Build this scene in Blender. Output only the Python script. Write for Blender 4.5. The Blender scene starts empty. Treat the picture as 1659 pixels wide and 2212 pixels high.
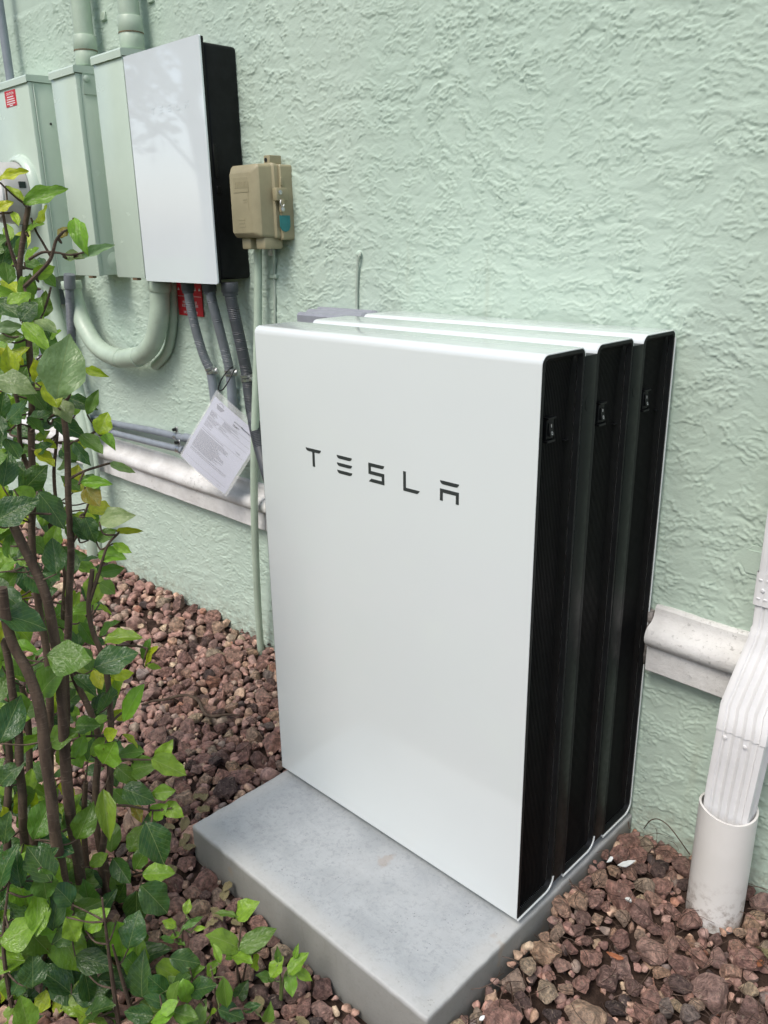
import bpy, bmesh, math, random
from mathutils import Vector, Matrix, noise
R = math.radians
random.seed(7)
sc = bpy.context.scene
COL = sc.collection

# ------------------------------------------------------------------ camera
CAM = Vector((0.7412, -1.6105, 1.3355))
YAW, PITCH, ROLL, FPX = -0.775, -0.3253, -0.0159, 1773.887      # focal length in units of a 1659-wide picture
fwd = Vector((math.sin(YAW)*math.cos(PITCH), math.cos(YAW)*math.cos(PITCH), math.sin(PITCH)))
rt0 = Vector((math.cos(YAW), -math.sin(YAW), 0)); up0 = rt0.cross(fwd)
rgt = math.cos(ROLL)*rt0 + math.sin(ROLL)*up0
upv = -math.sin(ROLL)*rt0 + math.cos(ROLL)*up0
cd = bpy.data.cameras.new('camera'); cam = bpy.data.objects.new('camera', cd); COL.objects.link(cam)
m3 = Matrix((rgt, upv, -fwd)).transposed()
cam.matrix_world = Matrix.Translation(CAM) @ m3.to_4x4()
cd.sensor_fit = 'HORIZONTAL'; cd.sensor_width = 36.0; cd.lens = 36.0*FPX/1659.0
cd.clip_start = 0.02; cd.clip_end = 500
cd.dof.use_dof = True; cd.dof.focus_distance = 1.75; cd.dof.aperture_fstop = 15.0
sc.camera = cam

# ------------------------------------------------------------------ sky, sun, exposure
SUN_EL, SUN_AZ = R(56), R(174)          # azimuth clockwise from +Y: soft light from high in front of the wall
w = bpy.data.worlds.new('World'); sc.world = w; w.use_nodes = True
nt = w.node_tree
sky = nt.nodes.new('ShaderNodeTexSky'); sky.sky_type = 'NISHITA'; sky.sun_disc = False
sky.sun_elevation = SUN_EL; sky.sun_rotation = SUN_AZ
sky.air_density = 1.0; sky.dust_density = 3.2; sky.ozone_density = 0.9
nt.links.new(sky.outputs[0], nt.nodes['Background'].inputs[0])
nt.nodes['Background'].inputs[1].default_value = 0.13
sd = bpy.data.lights.new('sun', 'SUN'); sd.energy = 1.5; sd.angle = R(28); sd.color = (1.0, 0.965, 0.885)
sun = bpy.data.objects.new('sun', sd); COL.objects.link(sun); sun.location = (-3, -4, 6)
sdir = Vector((math.sin(SUN_AZ)*math.cos(SUN_EL), math.cos(SUN_AZ)*math.cos(SUN_EL), math.sin(SUN_EL)))
sun.rotation_euler = sdir.to_track_quat('Z', 'Y').to_euler()
vs = sc.view_settings
vs.view_transform = 'Standard'; vs.look = 'None'; vs.gamma = 1.0; vs.use_curve_mapping = False
vs.exposure = 0.52

# ------------------------------------------------------------------ helpers
def at(px, py, Y):
    """point where the sight line of a picture position meets the plane y = Y"""
    d = rgt*((px-829.5)/FPX) - upv*((py-1105.5)/FPX) + fwd
    return CAM + d*((Y-CAM.y)/d.y)
def at_h(px, py, h):
    """point on that sight line at horizontal distance h in front of the camera"""
    d = rgt*((px-829.5)/FPX) - upv*((py-1105.5)/FPX) + fwd
    hd = Vector((math.sin(YAW), math.cos(YAW), 0))
    return CAM + d*(h/d.dot(hd))
def at_x(px, py, X):
    d = rgt*((px-829.5)/FPX) - upv*((py-1105.5)/FPX) + fwd
    return CAM + d*((X-CAM.x)/d.x)

OFF = {}
def tag(o, label=None, cat=None, group=None, kind=None):
    if label: o['label'] = label
    if cat: o['category'] = cat
    if group: o['group'] = group
    if kind: o['kind'] = kind
    return o
def thing(name, loc, label, cat, group=None):
    o = bpy.data.objects.new(name, None); COL.objects.link(o); o.location = loc
    o.empty_display_size = 0.05
    OFF[o.as_pointer()] = Vector(loc)
    return tag(o, label, cat, group)
def add(name, me, mat=None, parent=None, smooth=False):
    """link a mesh (written in world coordinates) as one object, under its thing if given"""
    if mat is not None and len(me.materials) == 0: me.materials.append(mat)
    o = bpy.data.objects.new(name, me); COL.objects.link(o)
    off = Vector((0, 0, 0))
    if parent is not None:
        off = OFF.get(parent.as_pointer(), Vector((0, 0, 0)))
        o.parent = parent
        me.transform(Matrix.Translation(-off))
    OFF[o.as_pointer()] = off
    if smooth:
        for p in me.polygons: p.use_smooth = True
    return o
def from_bm(bm, name='m', smooth=False, angle=None):
    me = bpy.data.meshes.new(name); bm.normal_update(); bm.to_mesh(me); bm.free()
    if smooth:
        for p in me.polygons: p.use_smooth = True
        if angle is not None: me.set_sharp_from_angle(angle=R(angle))
    return me
def copy_tree(o, parent=None):
    c = o.copy(); COL.objects.link(c); c.parent = parent
    OFF[c.as_pointer()] = OFF.get(o.as_pointer(), Vector((0, 0, 0)))
    for ch in list(o.children): copy_tree(ch, c)
    return c

def bm_box(bm, x0, x1, y0, y1, z0, z1, bev=0.0, seg=2):
    vs_ = [bm.verts.new((x, y, z)) for x in (x0, x1) for y in (y0, y1) for z in (z0, z1)]
    fs = []
    for f in ((0, 1, 3, 2), (4, 6, 7, 5), (0, 4, 5, 1), (2, 3, 7, 6), (0, 2, 6, 4), (1, 5, 7, 3)):
        fs.append(bm.faces.new([vs_[i] for i in f]))
    if bev > 0:
        ed = set(e for f in fs for e in f.edges)
        bmesh.ops.bevel(bm, geom=list(ed), offset=bev, segments=seg, affect='EDGES', profile=0.5)
def box(x0, x1, y0, y1, z0, z1, bev=0.0, seg=2):
    bm = bmesh.new(); bm_box(bm, x0, x1, y0, y1, z0, z1, bev, seg)
    return from_bm(bm, 'box', bev > 0, 40 if bev > 0 else None)
def bm_prism(bm, poly, axis, a0, a1):
    """extrude a polygon; axis 'x': poly is (y,z), 'y': (x,z), 'z': (x,y)"""
    def P(p, a):
        return {'x': (a, p[0], p[1]), 'y': (p[0], a, p[1]), 'z': (p[0], p[1], a)}[axis]
    A = [bm.verts.new(P(p, a0)) for p in poly]; B = [bm.verts.new(P(p, a1)) for p in poly]
    n = len(poly)
    fs = [bm.faces.new(A), bm.faces.new(B[::-1])]
    for i in range(n): fs.append(bm.faces.new((A[i], B[i], B[(i+1) % n], A[(i+1) % n])))
    bmesh.ops.recalc_face_normals(bm, faces=fs)
    return fs
def prism(poly, axis, a0, a1, smooth=False, angle=35):
    bm = bmesh.new(); bm_prism(bm, poly, axis, a0, a1)
    return from_bm(bm, 'prism', smooth, angle if smooth else None)
def resample(pts, step):
    pts = [Vector(p) for p in pts]
    out = [pts[0]]
    for a, b in zip(pts, pts[1:]):
        n = max(1, int(math.ceil((b-a).length/step)))
        for i in range(1, n+1): out.append(a.lerp(b, i/n))
    return out
def smooth_path(pts, sub=6):
    """Catmull-Rom through the points"""
    pts = [Vector(p) for p in pts]
    P = [pts[0]*2-pts[1]] + pts + [pts[-1]*2-pts[-2]]
    out = []
    for i in range(1, len(P)-2):
        a, b, c, d = P[i-1], P[i], P[i+1], P[i+2]
        for k in range(sub):
            t = k/sub
            out.append(0.5*((2*b) + (c-a)*t + (2*a-5*b+4*c-d)*t*t + (3*b-a-3*c+d)*t**3))
    out.append(pts[-1]); return out
def bm_tube(bm, pts, rad, seg=12, caps=True):
    pts = [Vector(p) for p in pts]; n = len(pts)
    rad = rad if isinstance(rad, (list, tuple)) else [rad]*n
    t0 = (pts[1]-pts[0]).normalized()
    a = Vector((1, 0, 0)) if abs(t0.x) < 0.9 else Vector((0, 1, 0))
    u = t0.cross(a).normalized()
    rings = []
    for i in range(n):
        t = (pts[min(i+1, n-1)]-pts[max(i-1, 0)]).normalized()
        u = (u - t*u.dot(t)).normalized(); v = t.cross(u)
        rings.append([bm.verts.new(pts[i] + (u*math.cos(2*math.pi*k/seg) + v*math.sin(2*math.pi*k/seg))*rad[i]) for k in range(seg)])
    for A, B in zip(rings, rings[1:]):
        for k in range(seg): bm.faces.new((A[k], A[(k+1) % seg], B[(k+1) % seg], B[k]))
    if caps:
        bm.faces.new(rings[0][::-1]); bm.faces.new(rings[-1])
def tube(pts, rad, seg=12, caps=True):
    bm = bmesh.new(); bm_tube(bm, pts, rad, seg, caps)
    return from_bm(bm, 'tube', True, 50)
def flex(pts, rad, pitch=0.0055, amp=0.0009, seg=14):
    """corrugated conduit"""
    P = resample(smooth_path(pts, 8), 0.003)
    L = 0; rr = []
    for i, p in enumerate(P):
        if i: L += (p-P[i-1]).length
        rr.append(rad + amp*math.sin(2*math.pi*L/pitch))
    return tube(P, rr, seg)
def lathe(prof, c, axis='z', seg=32):
    """prof: list of (r, h) ; about an axis through c"""
    bm = bmesh.new(); c = Vector(c); rings = []
    for r, h in prof:
        ring = []
        for k in range(seg):
            a = 2*math.pi*k/seg; x, y = r*math.cos(a), r*math.sin(a)
            v = {'z': Vector((x, y, h)), 'y': Vector((x, h, y)), 'x': Vector((h, x, y))}[axis]
            ring.append(bm.verts.new(c+v))
        rings.append(ring)
    for A, B in zip(rings, rings[1:]):
        for k in range(seg): bm.faces.new((A[k], A[(k+1) % seg], B[(k+1) % seg], B[k]))
    bm.faces.new(rings[0][::-1]); bm.faces.new(rings[-1])
    bmesh.ops.recalc_face_normals(bm, faces=bm.faces[:])
    return from_bm(bm, 'lathe', True, 35)
def text_mesh(s, size, M, depth=0.0, bold=0.0, sx=1.0):
    """flat lettering from the built-in font, centred, placed by matrix M (x right, y up, z towards the viewer)"""
    cu = bpy.data.curves.new('t', 'FONT'); cu.body = s; cu.size = size; cu.align_x = 'CENTER'; cu.align_y = 'CENTER'
    cu.extrude = depth; cu.offset = bold; cu.resolution_u = 3
    o = bpy.data.objects.new('t', cu); COL.objects.link(o)
    dg = bpy.context.evaluated_depsgraph_get()
    me = bpy.data.meshes.new_from_object(o.evaluated_get(dg))
    bpy.data.objects.remove(o); bpy.data.curves.remove(cu)
    me.materials.clear()
    me.transform(M @ Matrix.Diagonal((sx, 1, 1, 1)))
    return me
def frame(o, x, y):
    """matrix with origin o, x axis and y axis (z = x cross y)"""
    x = Vector(x).normalized(); y = Vector(y); y = (y-x*y.dot(x)).normalized(); z = x.cross(y)
    M = Matrix((x, y, z)).transposed().to_4x4(); M.translation = Vector(o); return M

# ------------------------------------------------------------------ materials
class NT:
    def __init__(self, name):
        self.m = bpy.data.materials.new(name); self.m.use_nodes = True
        self.t = self.m.node_tree; self.b = self.t.nodes['Principled BSDF']; self.out = self.t.nodes['Material Output']
    def n(self, typ, ins=None, **kw):
        nd = self.t.nodes.new('ShaderNode'+typ)
        for k, v in kw.items(): setattr(nd, k, v)
        for k, v in (ins or {}).items(): self.set(nd.inputs[k], v)
        return nd
    def set(self, sock, v):
        if isinstance(v, bpy.types.NodeSocket): self.t.links.new(v, sock)
        else: sock.default_value = v
    def math(self, op, a, b=None, c=None, clamp=False):
        nd = self.n('Math', operation=op, use_clamp=clamp); self.set(nd.inputs[0], a)
        if b is not None: self.set(nd.inputs[1], b)
        if c is not None: self.set(nd.inputs[2], c)
        return nd.outputs[0]
    def coord(self, kind='Object'): return self.n('TexCoord').outputs[kind]
    def mapv(self, v, scale=(1, 1, 1), loc=(0, 0, 0), rot=(0, 0, 0)):
        nd = self.n('Mapping'); self.set(nd.inputs['Vector'], v)
        nd.inputs['Scale'].default_value = scale; nd.inputs['Location'].default_value = loc; nd.inputs['Rotation'].default_value = rot
        return nd.outputs[0]
    def noise(self, v, scale=5, detail=4, rough=0.5, dist=0.0, out='Fac'):
        nd = self.n('TexNoise', {'Scale': scale, 'Detail': detail, 'Roughness': rough, 'Distortion': dist}); self.set(nd.inputs['Vector'], v)
        return nd.outputs['Fac' if out == 'Fac' else 'Color']
    def step(self, x, a, b, smooth=True, lo=0.0, hi=1.0):
        nd = self.n('MapRange', interpolation_type='SMOOTHSTEP' if smooth else 'LINEAR')
        self.set(nd.inputs[0], x); nd.inputs[1].default_value = a; nd.inputs[2].default_value = b
        nd.inputs[3].default_value = lo; nd.inputs[4].default_value = hi
        return nd.outputs[0]
    def mix(self, f, a, b, blend='MIX'):
        nd = self.n('MixRGB', blend_type=blend); self.set(nd.inputs[0], f)
        self.set(nd.inputs[1], a if isinstance(a, bpy.types.NodeSocket) else (*a, 1)[:4])
        self.set(nd.inputs[2], b if isinstance(b, bpy.types.NodeSocket) else (*b, 1)[:4])
        return nd.outputs[0]
    def ramp(self, f, stops, interp='LINEAR'):
        nd = self.n('ValToRGB'); self.set(nd.inputs[0], f); cr = nd.color_ramp; cr.interpolation = interp
        while len(cr.elements) < len(stops): cr.elements.new(0.5)
        for e, (p, c) in zip(cr.elements, stops): e.position = p; e.color = (*c, 1)
        return nd.outputs[0]
    def bump(self, h, strength=1.0, dist=0.001, normal=None):
        nd = self.n('Bump', {'Strength': strength, 'Distance': dist}); self.set(nd.inputs['Height'], h)
        if normal is not None: self.set(nd.inputs['Normal'], normal)
        return nd.outputs[0]
    def fin(self, **kw):
        names = {'color': 'Base Color', 'rough': 'Roughness', 'metal': 'Metallic', 'normal': 'Normal', 'coat': 'Coat Weight',
                 'coat_rough': 'Coat Roughness', 'spec': 'Specular IOR Level', 'trans': 'Transmission Weight', 'ior': 'IOR', 'alpha': 'Alpha',
                 'sss': 'Subsurface Weight'}
        for k, v in kw.items():
            s = self.b.inputs[names[k]]
            if k == 'color' and not isinstance(v, bpy.types.NodeSocket): v = (*v, 1)[:4]
            self.set(s, v)
        return self.m

def plain(name, color, rough=0.5, metal=0.0, coat=0.0, spec=0.5, var=0.06, scale=30, bump=0.0, bscale=200, dirt=None):
    t = NT(name); v = t.coord()
    n1 = t.noise(v, scale, 5, 0.6)
    c2 = tuple(max(0, c*(1-2.2*var)) for c in color); c3 = tuple(min(1, c*(1+1.4*var)) for c in color)
    col = t.mix(t.step(n1, 0.3, 0.7), c2, c3)
    if dirt:
        d = t.noise(v, dirt[1], 7, 0.65)
        col = t.mix(t.math('MULTIPLY', t.step(d, dirt[2], dirt[2]+0.12), dirt[3]), col, dirt[0])
    r = t.step(t.noise(v, scale*2.3, 3), 0.2, 0.8, True, max(0.02, rough-0.05), min(1, rough+0.07))
    kw = dict(color=col, rough=r, metal=metal, coat=coat, spec=spec)
    if bump: kw['normal'] = t.bump(t.noise(v, bscale, 4), 0.6, bump)
    return t.fin(**kw)

def stucco_mat():
    t = NT('green stucco'); v = t.coord()
    c = t.mix(t.step(t.noise(v, 1.6, 4, 0.6), 0.3, 0.7), (0.450, 0.560, 0.482), (0.478, 0.585, 0.506))
    c = t.mix(t.math('MULTIPLY', t.step(t.noise(t.mapv(v, (9, 9, 1.1)), 1.3, 4, 0.65), 0.60, 0.78), 0.20), c, (0.33, 0.34, 0.25))
    sz = t.n('SeparateXYZ'); t.set(sz.inputs[0], v)
    splash = t.math('MULTIPLY', t.step(sz.outputs[2], 0.10, -0.05), t.step(t.noise(v, 34, 6, 0.7), 0.42, 0.62))
    c = t.mix(t.math('MULTIPLY', splash, 0.45), c, (0.20, 0.17, 0.12))
    fade = t.step(t.noise(t.mapv(v, (1.3, 1, 0.7), (3, 1, 9)), 1.0, 5, 0.6), 0.45, 0.70)
    c = t.mix(t.math('MULTIPLY', fade, 0.35), c, (0.52, 0.60, 0.53))
    return t.fin(color=c, rough=0.75, spec=0.22, normal=t.bump(t.noise(v, 240, 4, 0.65), 0.5, 0.0014))

def concrete_mat():
    t = NT('cast concrete'); v = t.coord()
    n1 = t.noise(v, 11, 8, 0.70, 0.6); n2 = t.noise(v, 95, 7, 0.75); n3 = t.noise(t.mapv(v, (1, 1, 1), (4, 4, 4)), 3.2, 4, 0.6)
    c = t.mix(t.step(n1, 0.32, 0.68), (0.31, 0.335, 0.35), (0.375, 0.40, 0.415))
    c = t.mix(t.math('MULTIPLY', t.step(n2, 0.48, 0.66), 0.45), c, (0.21, 0.225, 0.23))
    c = t.mix(t.math('MULTIPLY', t.step(n3, 0.54, 0.68), 0.30), c, (0.45, 0.465, 0.47))
    pit = t.n('TexVoronoi', {'Scale': 120.0}); t.set(pit.inputs['Vector'], v)
    keep = t.step(t.noise(v, 16, 3), 0.56, 0.62)
    pits = t.math('MULTIPLY', t.step(pit.outputs['Distance'], 0.20, 0.10), keep)
    c = t.mix(t.math('MULTIPLY', pits, 0.55), c, (0.09, 0.09, 0.085))
    st = t.step(t.noise(t.mapv(v, (60, 2.5, 6), (0, 0, 0), (0, 0, 0.5)), 1.0, 3), 0.68, 0.74)
    c = t.mix(t.math('MULTIPLY', st, 0.22), c, (0.16, 0.16, 0.15))
    # paler trowelled margin on top, shade put into the colour of the side faces
    sx = t.n('SeparateXYZ'); t.set(sx.inputs[0], v)
    dx = t.math('MINIMUM', t.math('SUBTRACT', sx.outputs[0], -0.757), t.math('SUBTRACT', 0.003, sx.outputs[0]))
    dm = t.math('MINIMUM', dx, t.math('SUBTRACT', sx.outputs[1], -0.767))
    dm = t.math('ADD', dm, t.math('MULTIPLY', t.math('SUBTRACT', n1, 0.5), 0.06))
    c = t.mix(t.math('MULTIPLY', t.step(dm, 0.055, 0.012), 0.45), c, (0.50, 0.495, 0.47))
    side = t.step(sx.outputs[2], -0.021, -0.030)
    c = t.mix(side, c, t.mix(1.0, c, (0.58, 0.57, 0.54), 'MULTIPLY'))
    stain = t.step(t.noise(t.mapv(v, (1, 1, 1), (2, 8, 1)), 14, 3), 0.70, 0.76)
    c = t.mix(t.math('MULTIPLY', stain, 0.35), c, (0.30, 0.22, 0.15))
    h = t.math('ADD', t.math('MULTIPLY', n2, 0.6), t.math('MULTIPLY', t.noise(v, 160, 3), 0.35))
    h = t.math('SUBTRACT', h, pits)
    return t.fin(color=c, rough=t.step(n1, 0.3, 0.7, True, 0.55, 0.72), spec=0.4, normal=t.bump(h, 0.7, 0.0012))

def moulding_mat():
    t = NT('weathered painted stone band'); v = t.coord()
    n1 = t.noise(v, 12, 6, 0.65); n2 = t.noise(v, 90, 6, 0.7); n3 = t.noise(t.mapv(v, (5, 5, 30)), 1, 6, 0.7)
    c = t.mix(t.step(n1, 0.3, 0.7), (0.58, 0.575, 0.565), (0.71, 0.71, 0.705))
    grime = t.math('MULTIPLY', t.step(n2, 0.55, 0.66), t.step(t.noise(v, 5, 3), 0.48, 0.66))
    c = t.mix(t.math('MULTIPLY', grime, 0.5), c, (0.09, 0.085, 0.075))
    c = t.mix(t.math('MULTIPLY', t.step(n3, 0.55, 0.75), 0.35), c, (0.30, 0.26, 0.24))
    return t.fin(color=c, rough=0.85, spec=0.25, normal=t.bump(t.math('ADD', n2, n1), 0.8, 0.0022))

def leaf_mat(name='leaf blade', joined=False):
    t = NT(name)
    if joined:
        um = t.n('VectorMath', operation='SUBTRACT'); t.set(um.inputs[0], t.n('UVMap').outputs[0]); um.inputs[1].default_value = (0, .5, 0); v = um.outputs[0]
    else: v = t.coord()
    sp = t.n('SeparateXYZ'); t.set(sp.inputs[0], v); x, y = sp.outputs[0], sp.outputs[1]
    ay = t.math('ABSOLUTE', y)
    mid = t.step(ay, 0.014, 0.004)
    ph = t.math('MULTIPLY', t.math('SUBTRACT', x, t.math('MULTIPLY', ay, 0.85)), 48.0)
    vein = t.step(t.math('SINE', ph), 0.86, 1.0)
    oi = t.n('Attribute', attribute_name='tone') if joined else t.n('ObjectInfo')
    base = oi.outputs['Color']; rnd = oi.outputs['Alpha'] if joined else oi.outputs['Random']
    off = t.n('CombineXYZ'); t.set(off.inputs[2], t.math('MULTIPLY', rnd, 37.0))
    pv = t.n('VectorMath', operation='ADD'); t.set(pv.inputs[0], v); t.set(pv.inputs[1], off.outputs[0])
    blot = t.noise(pv.outputs[0], 4.5, 4, 0.6)
    c = t.mix(t.math('MULTIPLY', t.step(blot, 0.35, 0.7), 0.42), base, (0.10, 0.20, 0.03), 'MIX')
    c = t.mix(t.math('MULTIPLY', vein, 0.22), c, (0.26, 0.36, 0.12))
    c = t.mix(t.math('MULTIPLY', mid, 0.5), c, (0.34, 0.42, 0.16))
    spots = t.math('MULTIPLY', t.step(t.noise(pv.outputs[0], 11, 3), 0.69, 0.74), t.step(rnd, 0.55, 0.6))
    c = t.mix(t.math('MULTIPLY', spots, 0.75), c, (0.11, 0.05, 0.015))
    geo = t.n('NewGeometry'); back = geo.outputs['Backfacing']
    c = t.mix(t.math('MULTIPLY', back, 0.45), c, (0.22, 0.32, 0.12))
    h = t.math('ADD', t.math('MULTIPLY', t.math('ADD', vein, mid), -1.0), t.math('MULTIPLY', t.noise(pv.outputs[0], 9, 3), 1.5))
    nrm = t.bump(h, 0.22, 0.02)
    t.fin(color=c, rough=0.25, spec=0.55, normal=nrm)
    tr = t.n('BsdfTranslucent'); t.set(tr.inputs[0], t.mix(0.5, c, t.mix(1.0, c, (0.95, 1.0, 0.35), 'MULTIPLY')))
    ms = t.n('MixShader'); ms.inputs[0].default_value = 0.46
    t.t.links.new(t.b.outputs[0], ms.inputs[1]); t.t.links.new(tr.outputs[0], ms.inputs[2]); t.t.links.new(ms.outputs[0], t.out.inputs[0])
    return t.m

ROCKC = [(0.00, (0.075, 0.063, 0.063)), (0.10, (0.22, 0.155, 0.14)), (0.28, (0.33, 0.205, 0.18)), (0.44, (0.41, 0.26, 0.22)),
         (0.58, (0.37, 0.265, 0.24)), (0.70, (0.45, 0.30, 0.24)), (0.80, (0.52, 0.40, 0.30)), (0.88, (0.22, 0.195, 0.19)),
         (0.94, (0.58, 0.49, 0.35)), (1.0, (0.38, 0.19, 0.14))]
def rock_mat(name, island):
    t = NT(name); v = t.coord()
    rnd = t.n('NewGeometry').outputs['Random Per Island'] if island else t.n('ObjectInfo').outputs['Random']
    base = t.ramp(rnd, ROCKC)
    off = t.n('CombineXYZ'); t.set(off.inputs[0], t.math('MULTIPLY', rnd, 91.0)); t.set(off.inputs[1], t.math('MULTIPLY', rnd, 47.0))
    pv = t.n('VectorMath', operation='ADD'); t.set(pv.inputs[0], v); t.set(pv.inputs[1], off.outputs[0]); p = pv.outputs[0]
    k = 1.0 if island else 0.045      # rocks that are single objects carry unit-sized meshes
    n1 = t.noise(p, 45*k, 6, 0.65); n2 = t.noise(p, 130*k, 6, 0.7); n3 = t.noise(t.mapv(p, (1, 1, 1), (7, 3, 1)), 70*k, 5, 0.7, 0.6)
    c = t.mix(t.step(n1, 0.35, 0.7), t.mix(1.0, base, (0.72, 0.68, 0.68), 'MULTIPLY'), t.mix(1.0, base, (1.9, 1.8, 1.75), 'MULTIPLY'))
    c = t.mix(t.math('MULTIPLY', t.step(n3, 0.57, 0.66), 0.75), c, (0.52, 0.42, 0.33))
    c = t.mix(t.math('MULTIPLY', t.step(n2, 0.60, 0.72), 0.6), c, (0.05, 0.035, 0.033))
    if not island: c = t.mix(1.0, c, (1.28, 1.24, 1.22), 'MULTIPLY')
    hh = t.math('ADD', n1, t.math('MULTIPLY', n2, 0.6))
    return t.fin(color=c if not island else t.mix(1.0, c, (0.76, 0.74, 0.73), 'MULTIPLY'), rough=0.78, spec=0.35, normal=t.bump(hh, 0.9, 0.004 if island else 0.16))

def soil_mat():
    t = NT('dark soil under stones'); v = t.coord()
    c = t.mix(t.step(t.noise(v, 30, 6, 0.7), 0.3, 0.7), (0.030, 0.020, 0.016), (0.075, 0.050, 0.040))
    return t.fin(color=c, rough=0.95, spec=0.1, normal=t.bump(t.noise(v, 60, 6, 0.7), 1.0, 0.01))
def lawn_mat():
    t = NT('mown grass'); v = t.coord()
    c = t.mix(t.step(t.noise(v, 1.2, 6, 0.65), 0.3, 0.7), (0.05, 0.09, 0.02), (0.10, 0.15, 0.04))
    return t.fin(color=c, rough=0.9, spec=0.1, normal=t.bump(t.noise(v, 80, 4, 0.7), 1.0, 0.02))
def bark_mat():
    t = NT('shrub bark'); v = t.coord()
    n1 = t.noise(t.mapv(v, (60, 60, 14)), 1, 5, 0.65); n2 = t.noise(t.mapv(v, (40, 40, 260)), 1, 3, 0.6)
    c = t.mix(t.step(n1, 0.3, 0.7), (0.052, 0.036, 0.027), (0.115, 0.083, 0.060))
    c = t.mix(t.math('MULTIPLY', t.step(n2, 0.58, 0.68), 0.4), c, (0.20, 0.15, 0.12))
    return t.fin(color=c, rough=0.8, spec=0.25, normal=t.bump(t.math('ADD', n1, n2), 0.7, 0.002))
def shell_mat():
    t = NT('white enamelled shell'); v = t.coord()
    n = t.noise(v, 3, 3)
    c = t.mix(t.step(n, 0.3, 0.7), (0.685, 0.730, 0.738), (0.695, 0.740, 0.748))
    sm = t.step(t.noise(t.mapv(v, (1, 1, 1)), 9, 6, 0.7), 0.45, 0.75, True, 0.17, 0.19)
    return t.fin(color=c, rough=sm, spec=0.5, coat=0.8, coat_rough=0.07)
def pvc_mat():
    t = NT('aged pvc pipe'); v = t.coord()
    sp = t.n('SeparateXYZ'); t.set(sp.inputs[0], v)
    low = t.step(sp.outputs[2], 0.16, 0.0)
    d = t.math('MULTIPLY', t.step(t.noise(v, 38, 7, 0.7), 0.46, 0.66), low)
    c = t.mix(t.step(t.noise(v, 8, 4), 0.3, 0.7), (0.66, 0.65, 0.625), (0.72, 0.71, 0.69))
    c = t.mix(t.math('MULTIPLY', d, 0.8), c, (0.17, 0.12, 0.085))
    return t.fin(color=c, rough=0.42, spec=0.4, normal=t.bump(t.noise(v, 30, 3), 0.2, 0.001))

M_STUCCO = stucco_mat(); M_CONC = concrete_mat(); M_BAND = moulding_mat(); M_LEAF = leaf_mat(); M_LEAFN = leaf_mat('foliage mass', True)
M_ROCK1 = rock_mat('single stone', False); M_ROCKN = rock_mat('stone bed', True)
M_SOIL = soil_mat(); M_LAWN = lawn_mat(); M_BARK = bark_mat(); M_SHELL = shell_mat(); M_PVC = pvc_mat()
M_BLACK = plain('black plastic', (0.007, 0.008, 0.009), 0.48, var=0.15, spec=0.20)
M_GRILLE = plain('matt black grille', (0.006, 0.0066, 0.007), 0.42, var=0.1, spec=0.22)
M_FILL = plain('charcoal cover strip', (0.008, 0.0105, 0.010), 0.38, var=0.06, spec=0.11)
M_INK = plain('dark grey lettering', (0.035, 0.042, 0.042), 0.45, var=0.05)
M_MARK = plain('pale switch marking', (0.55, 0.57, 0.57), 0.5, var=0.02)
M_GLASS = plain('white back painted glass', (0.79, 0.86, 0.90), 0.03, spec=0.6, coat=1.0, var=0.008, scale=4)
M_GLASS.node_tree.nodes['Principled BSDF'].inputs['Coat IOR'].default_value = 2.1
M_FAINT = plain('faint grey lettering', (0.67, 0.735, 0.775), 0.04, var=0.02)
M_GBOX = plain('green painted steel', (0.53, 0.635, 0.545), 0.22, var=0.015, scale=7, spec=0.5, bump=0.0004, bscale=60, dirt=((0.30, 0.30, 0.22), 9, 0.70, 0.10))
M_GPIPE = plain('green painted conduit', (0.43, 0.53, 0.43), 0.38, var=0.05, scale=14, bump=0.0005, bscale=50, dirt=((0.22, 0.20, 0.13), 22, 0.63, 0.5))
M_RUST = plain('rusty joint', (0.20, 0.14, 0.08), 0.8, var=0.2)
M_GREY = plain('grey pvc conduit', (0.235, 0.265, 0.305), 0.45, var=0.06, scale=20)
M_FLEX = plain('grey flexible conduit', (0.165, 0.185, 0.205), 0.5, var=0.06, scale=20)
M_FLEXD = plain('dark flexible conduit', (0.062, 0.070, 0.080), 0.5, var=0.08, scale=20)
M_STEEL = plain('galvanised steel', (0.55, 0.56, 0.57), 0.30, metal=0.9, var=0.12, scale=60)
M_BEIGE = plain('tan moulded plastic', (0.315, 0.282, 0.178), 0.48, var=0.05, scale=12, bump=0.0003, bscale=300)
M_TEAL = plain('teal sticker', (0.02, 0.19, 0.20), 0.45, var=0.08)
M_RED = plain('red sign face', (0.60, 0.014, 0.030), 0.4, var=0.04)
M_WHITE = plain('white print', (0.80, 0.80, 0.80), 0.5, var=0.02)
M_PAPER = plain('white paper', (0.60, 0.62, 0.74), 0.7, var=0.02, scale=6)
M_PRINT = plain('black print', (0.09, 0.09, 0.12), 0.7, var=0.05)
M_METER = plain('grey meter housing', (0.46, 0.46, 0.44), 0.35, var=0.03)
M_BLUE = plain('blue meter print', (0.05, 0.16, 0.42), 0.4, var=0.1)
M_LCD = plain('dark display', (0.03, 0.04, 0.04), 0.15, var=0.05)
M_SPOUT = plain('white painted aluminium', (0.76, 0.765, 0.775), 0.36, var=0.03, scale=9, spec=0.5, bump=0.0004, bscale=40, dirt=((0.42, 0.40, 0.38), 40, 0.66, 0.35))
M_CABLE = plain('painted cable', (0.40, 0.47, 0.40), 0.6, var=0.1)
M_JBOX = plain('grey plastic junction box', (0.27, 0.285, 0.325), 0.42, var=0.03)
M_TIE = plain('black nylon', (0.010, 0.010, 0.011), 0.4, var=0.1)
M_DRY = plain('dry leaf', (0.20, 0.17, 0.085), 0.8, var=0.25, scale=40)
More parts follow.
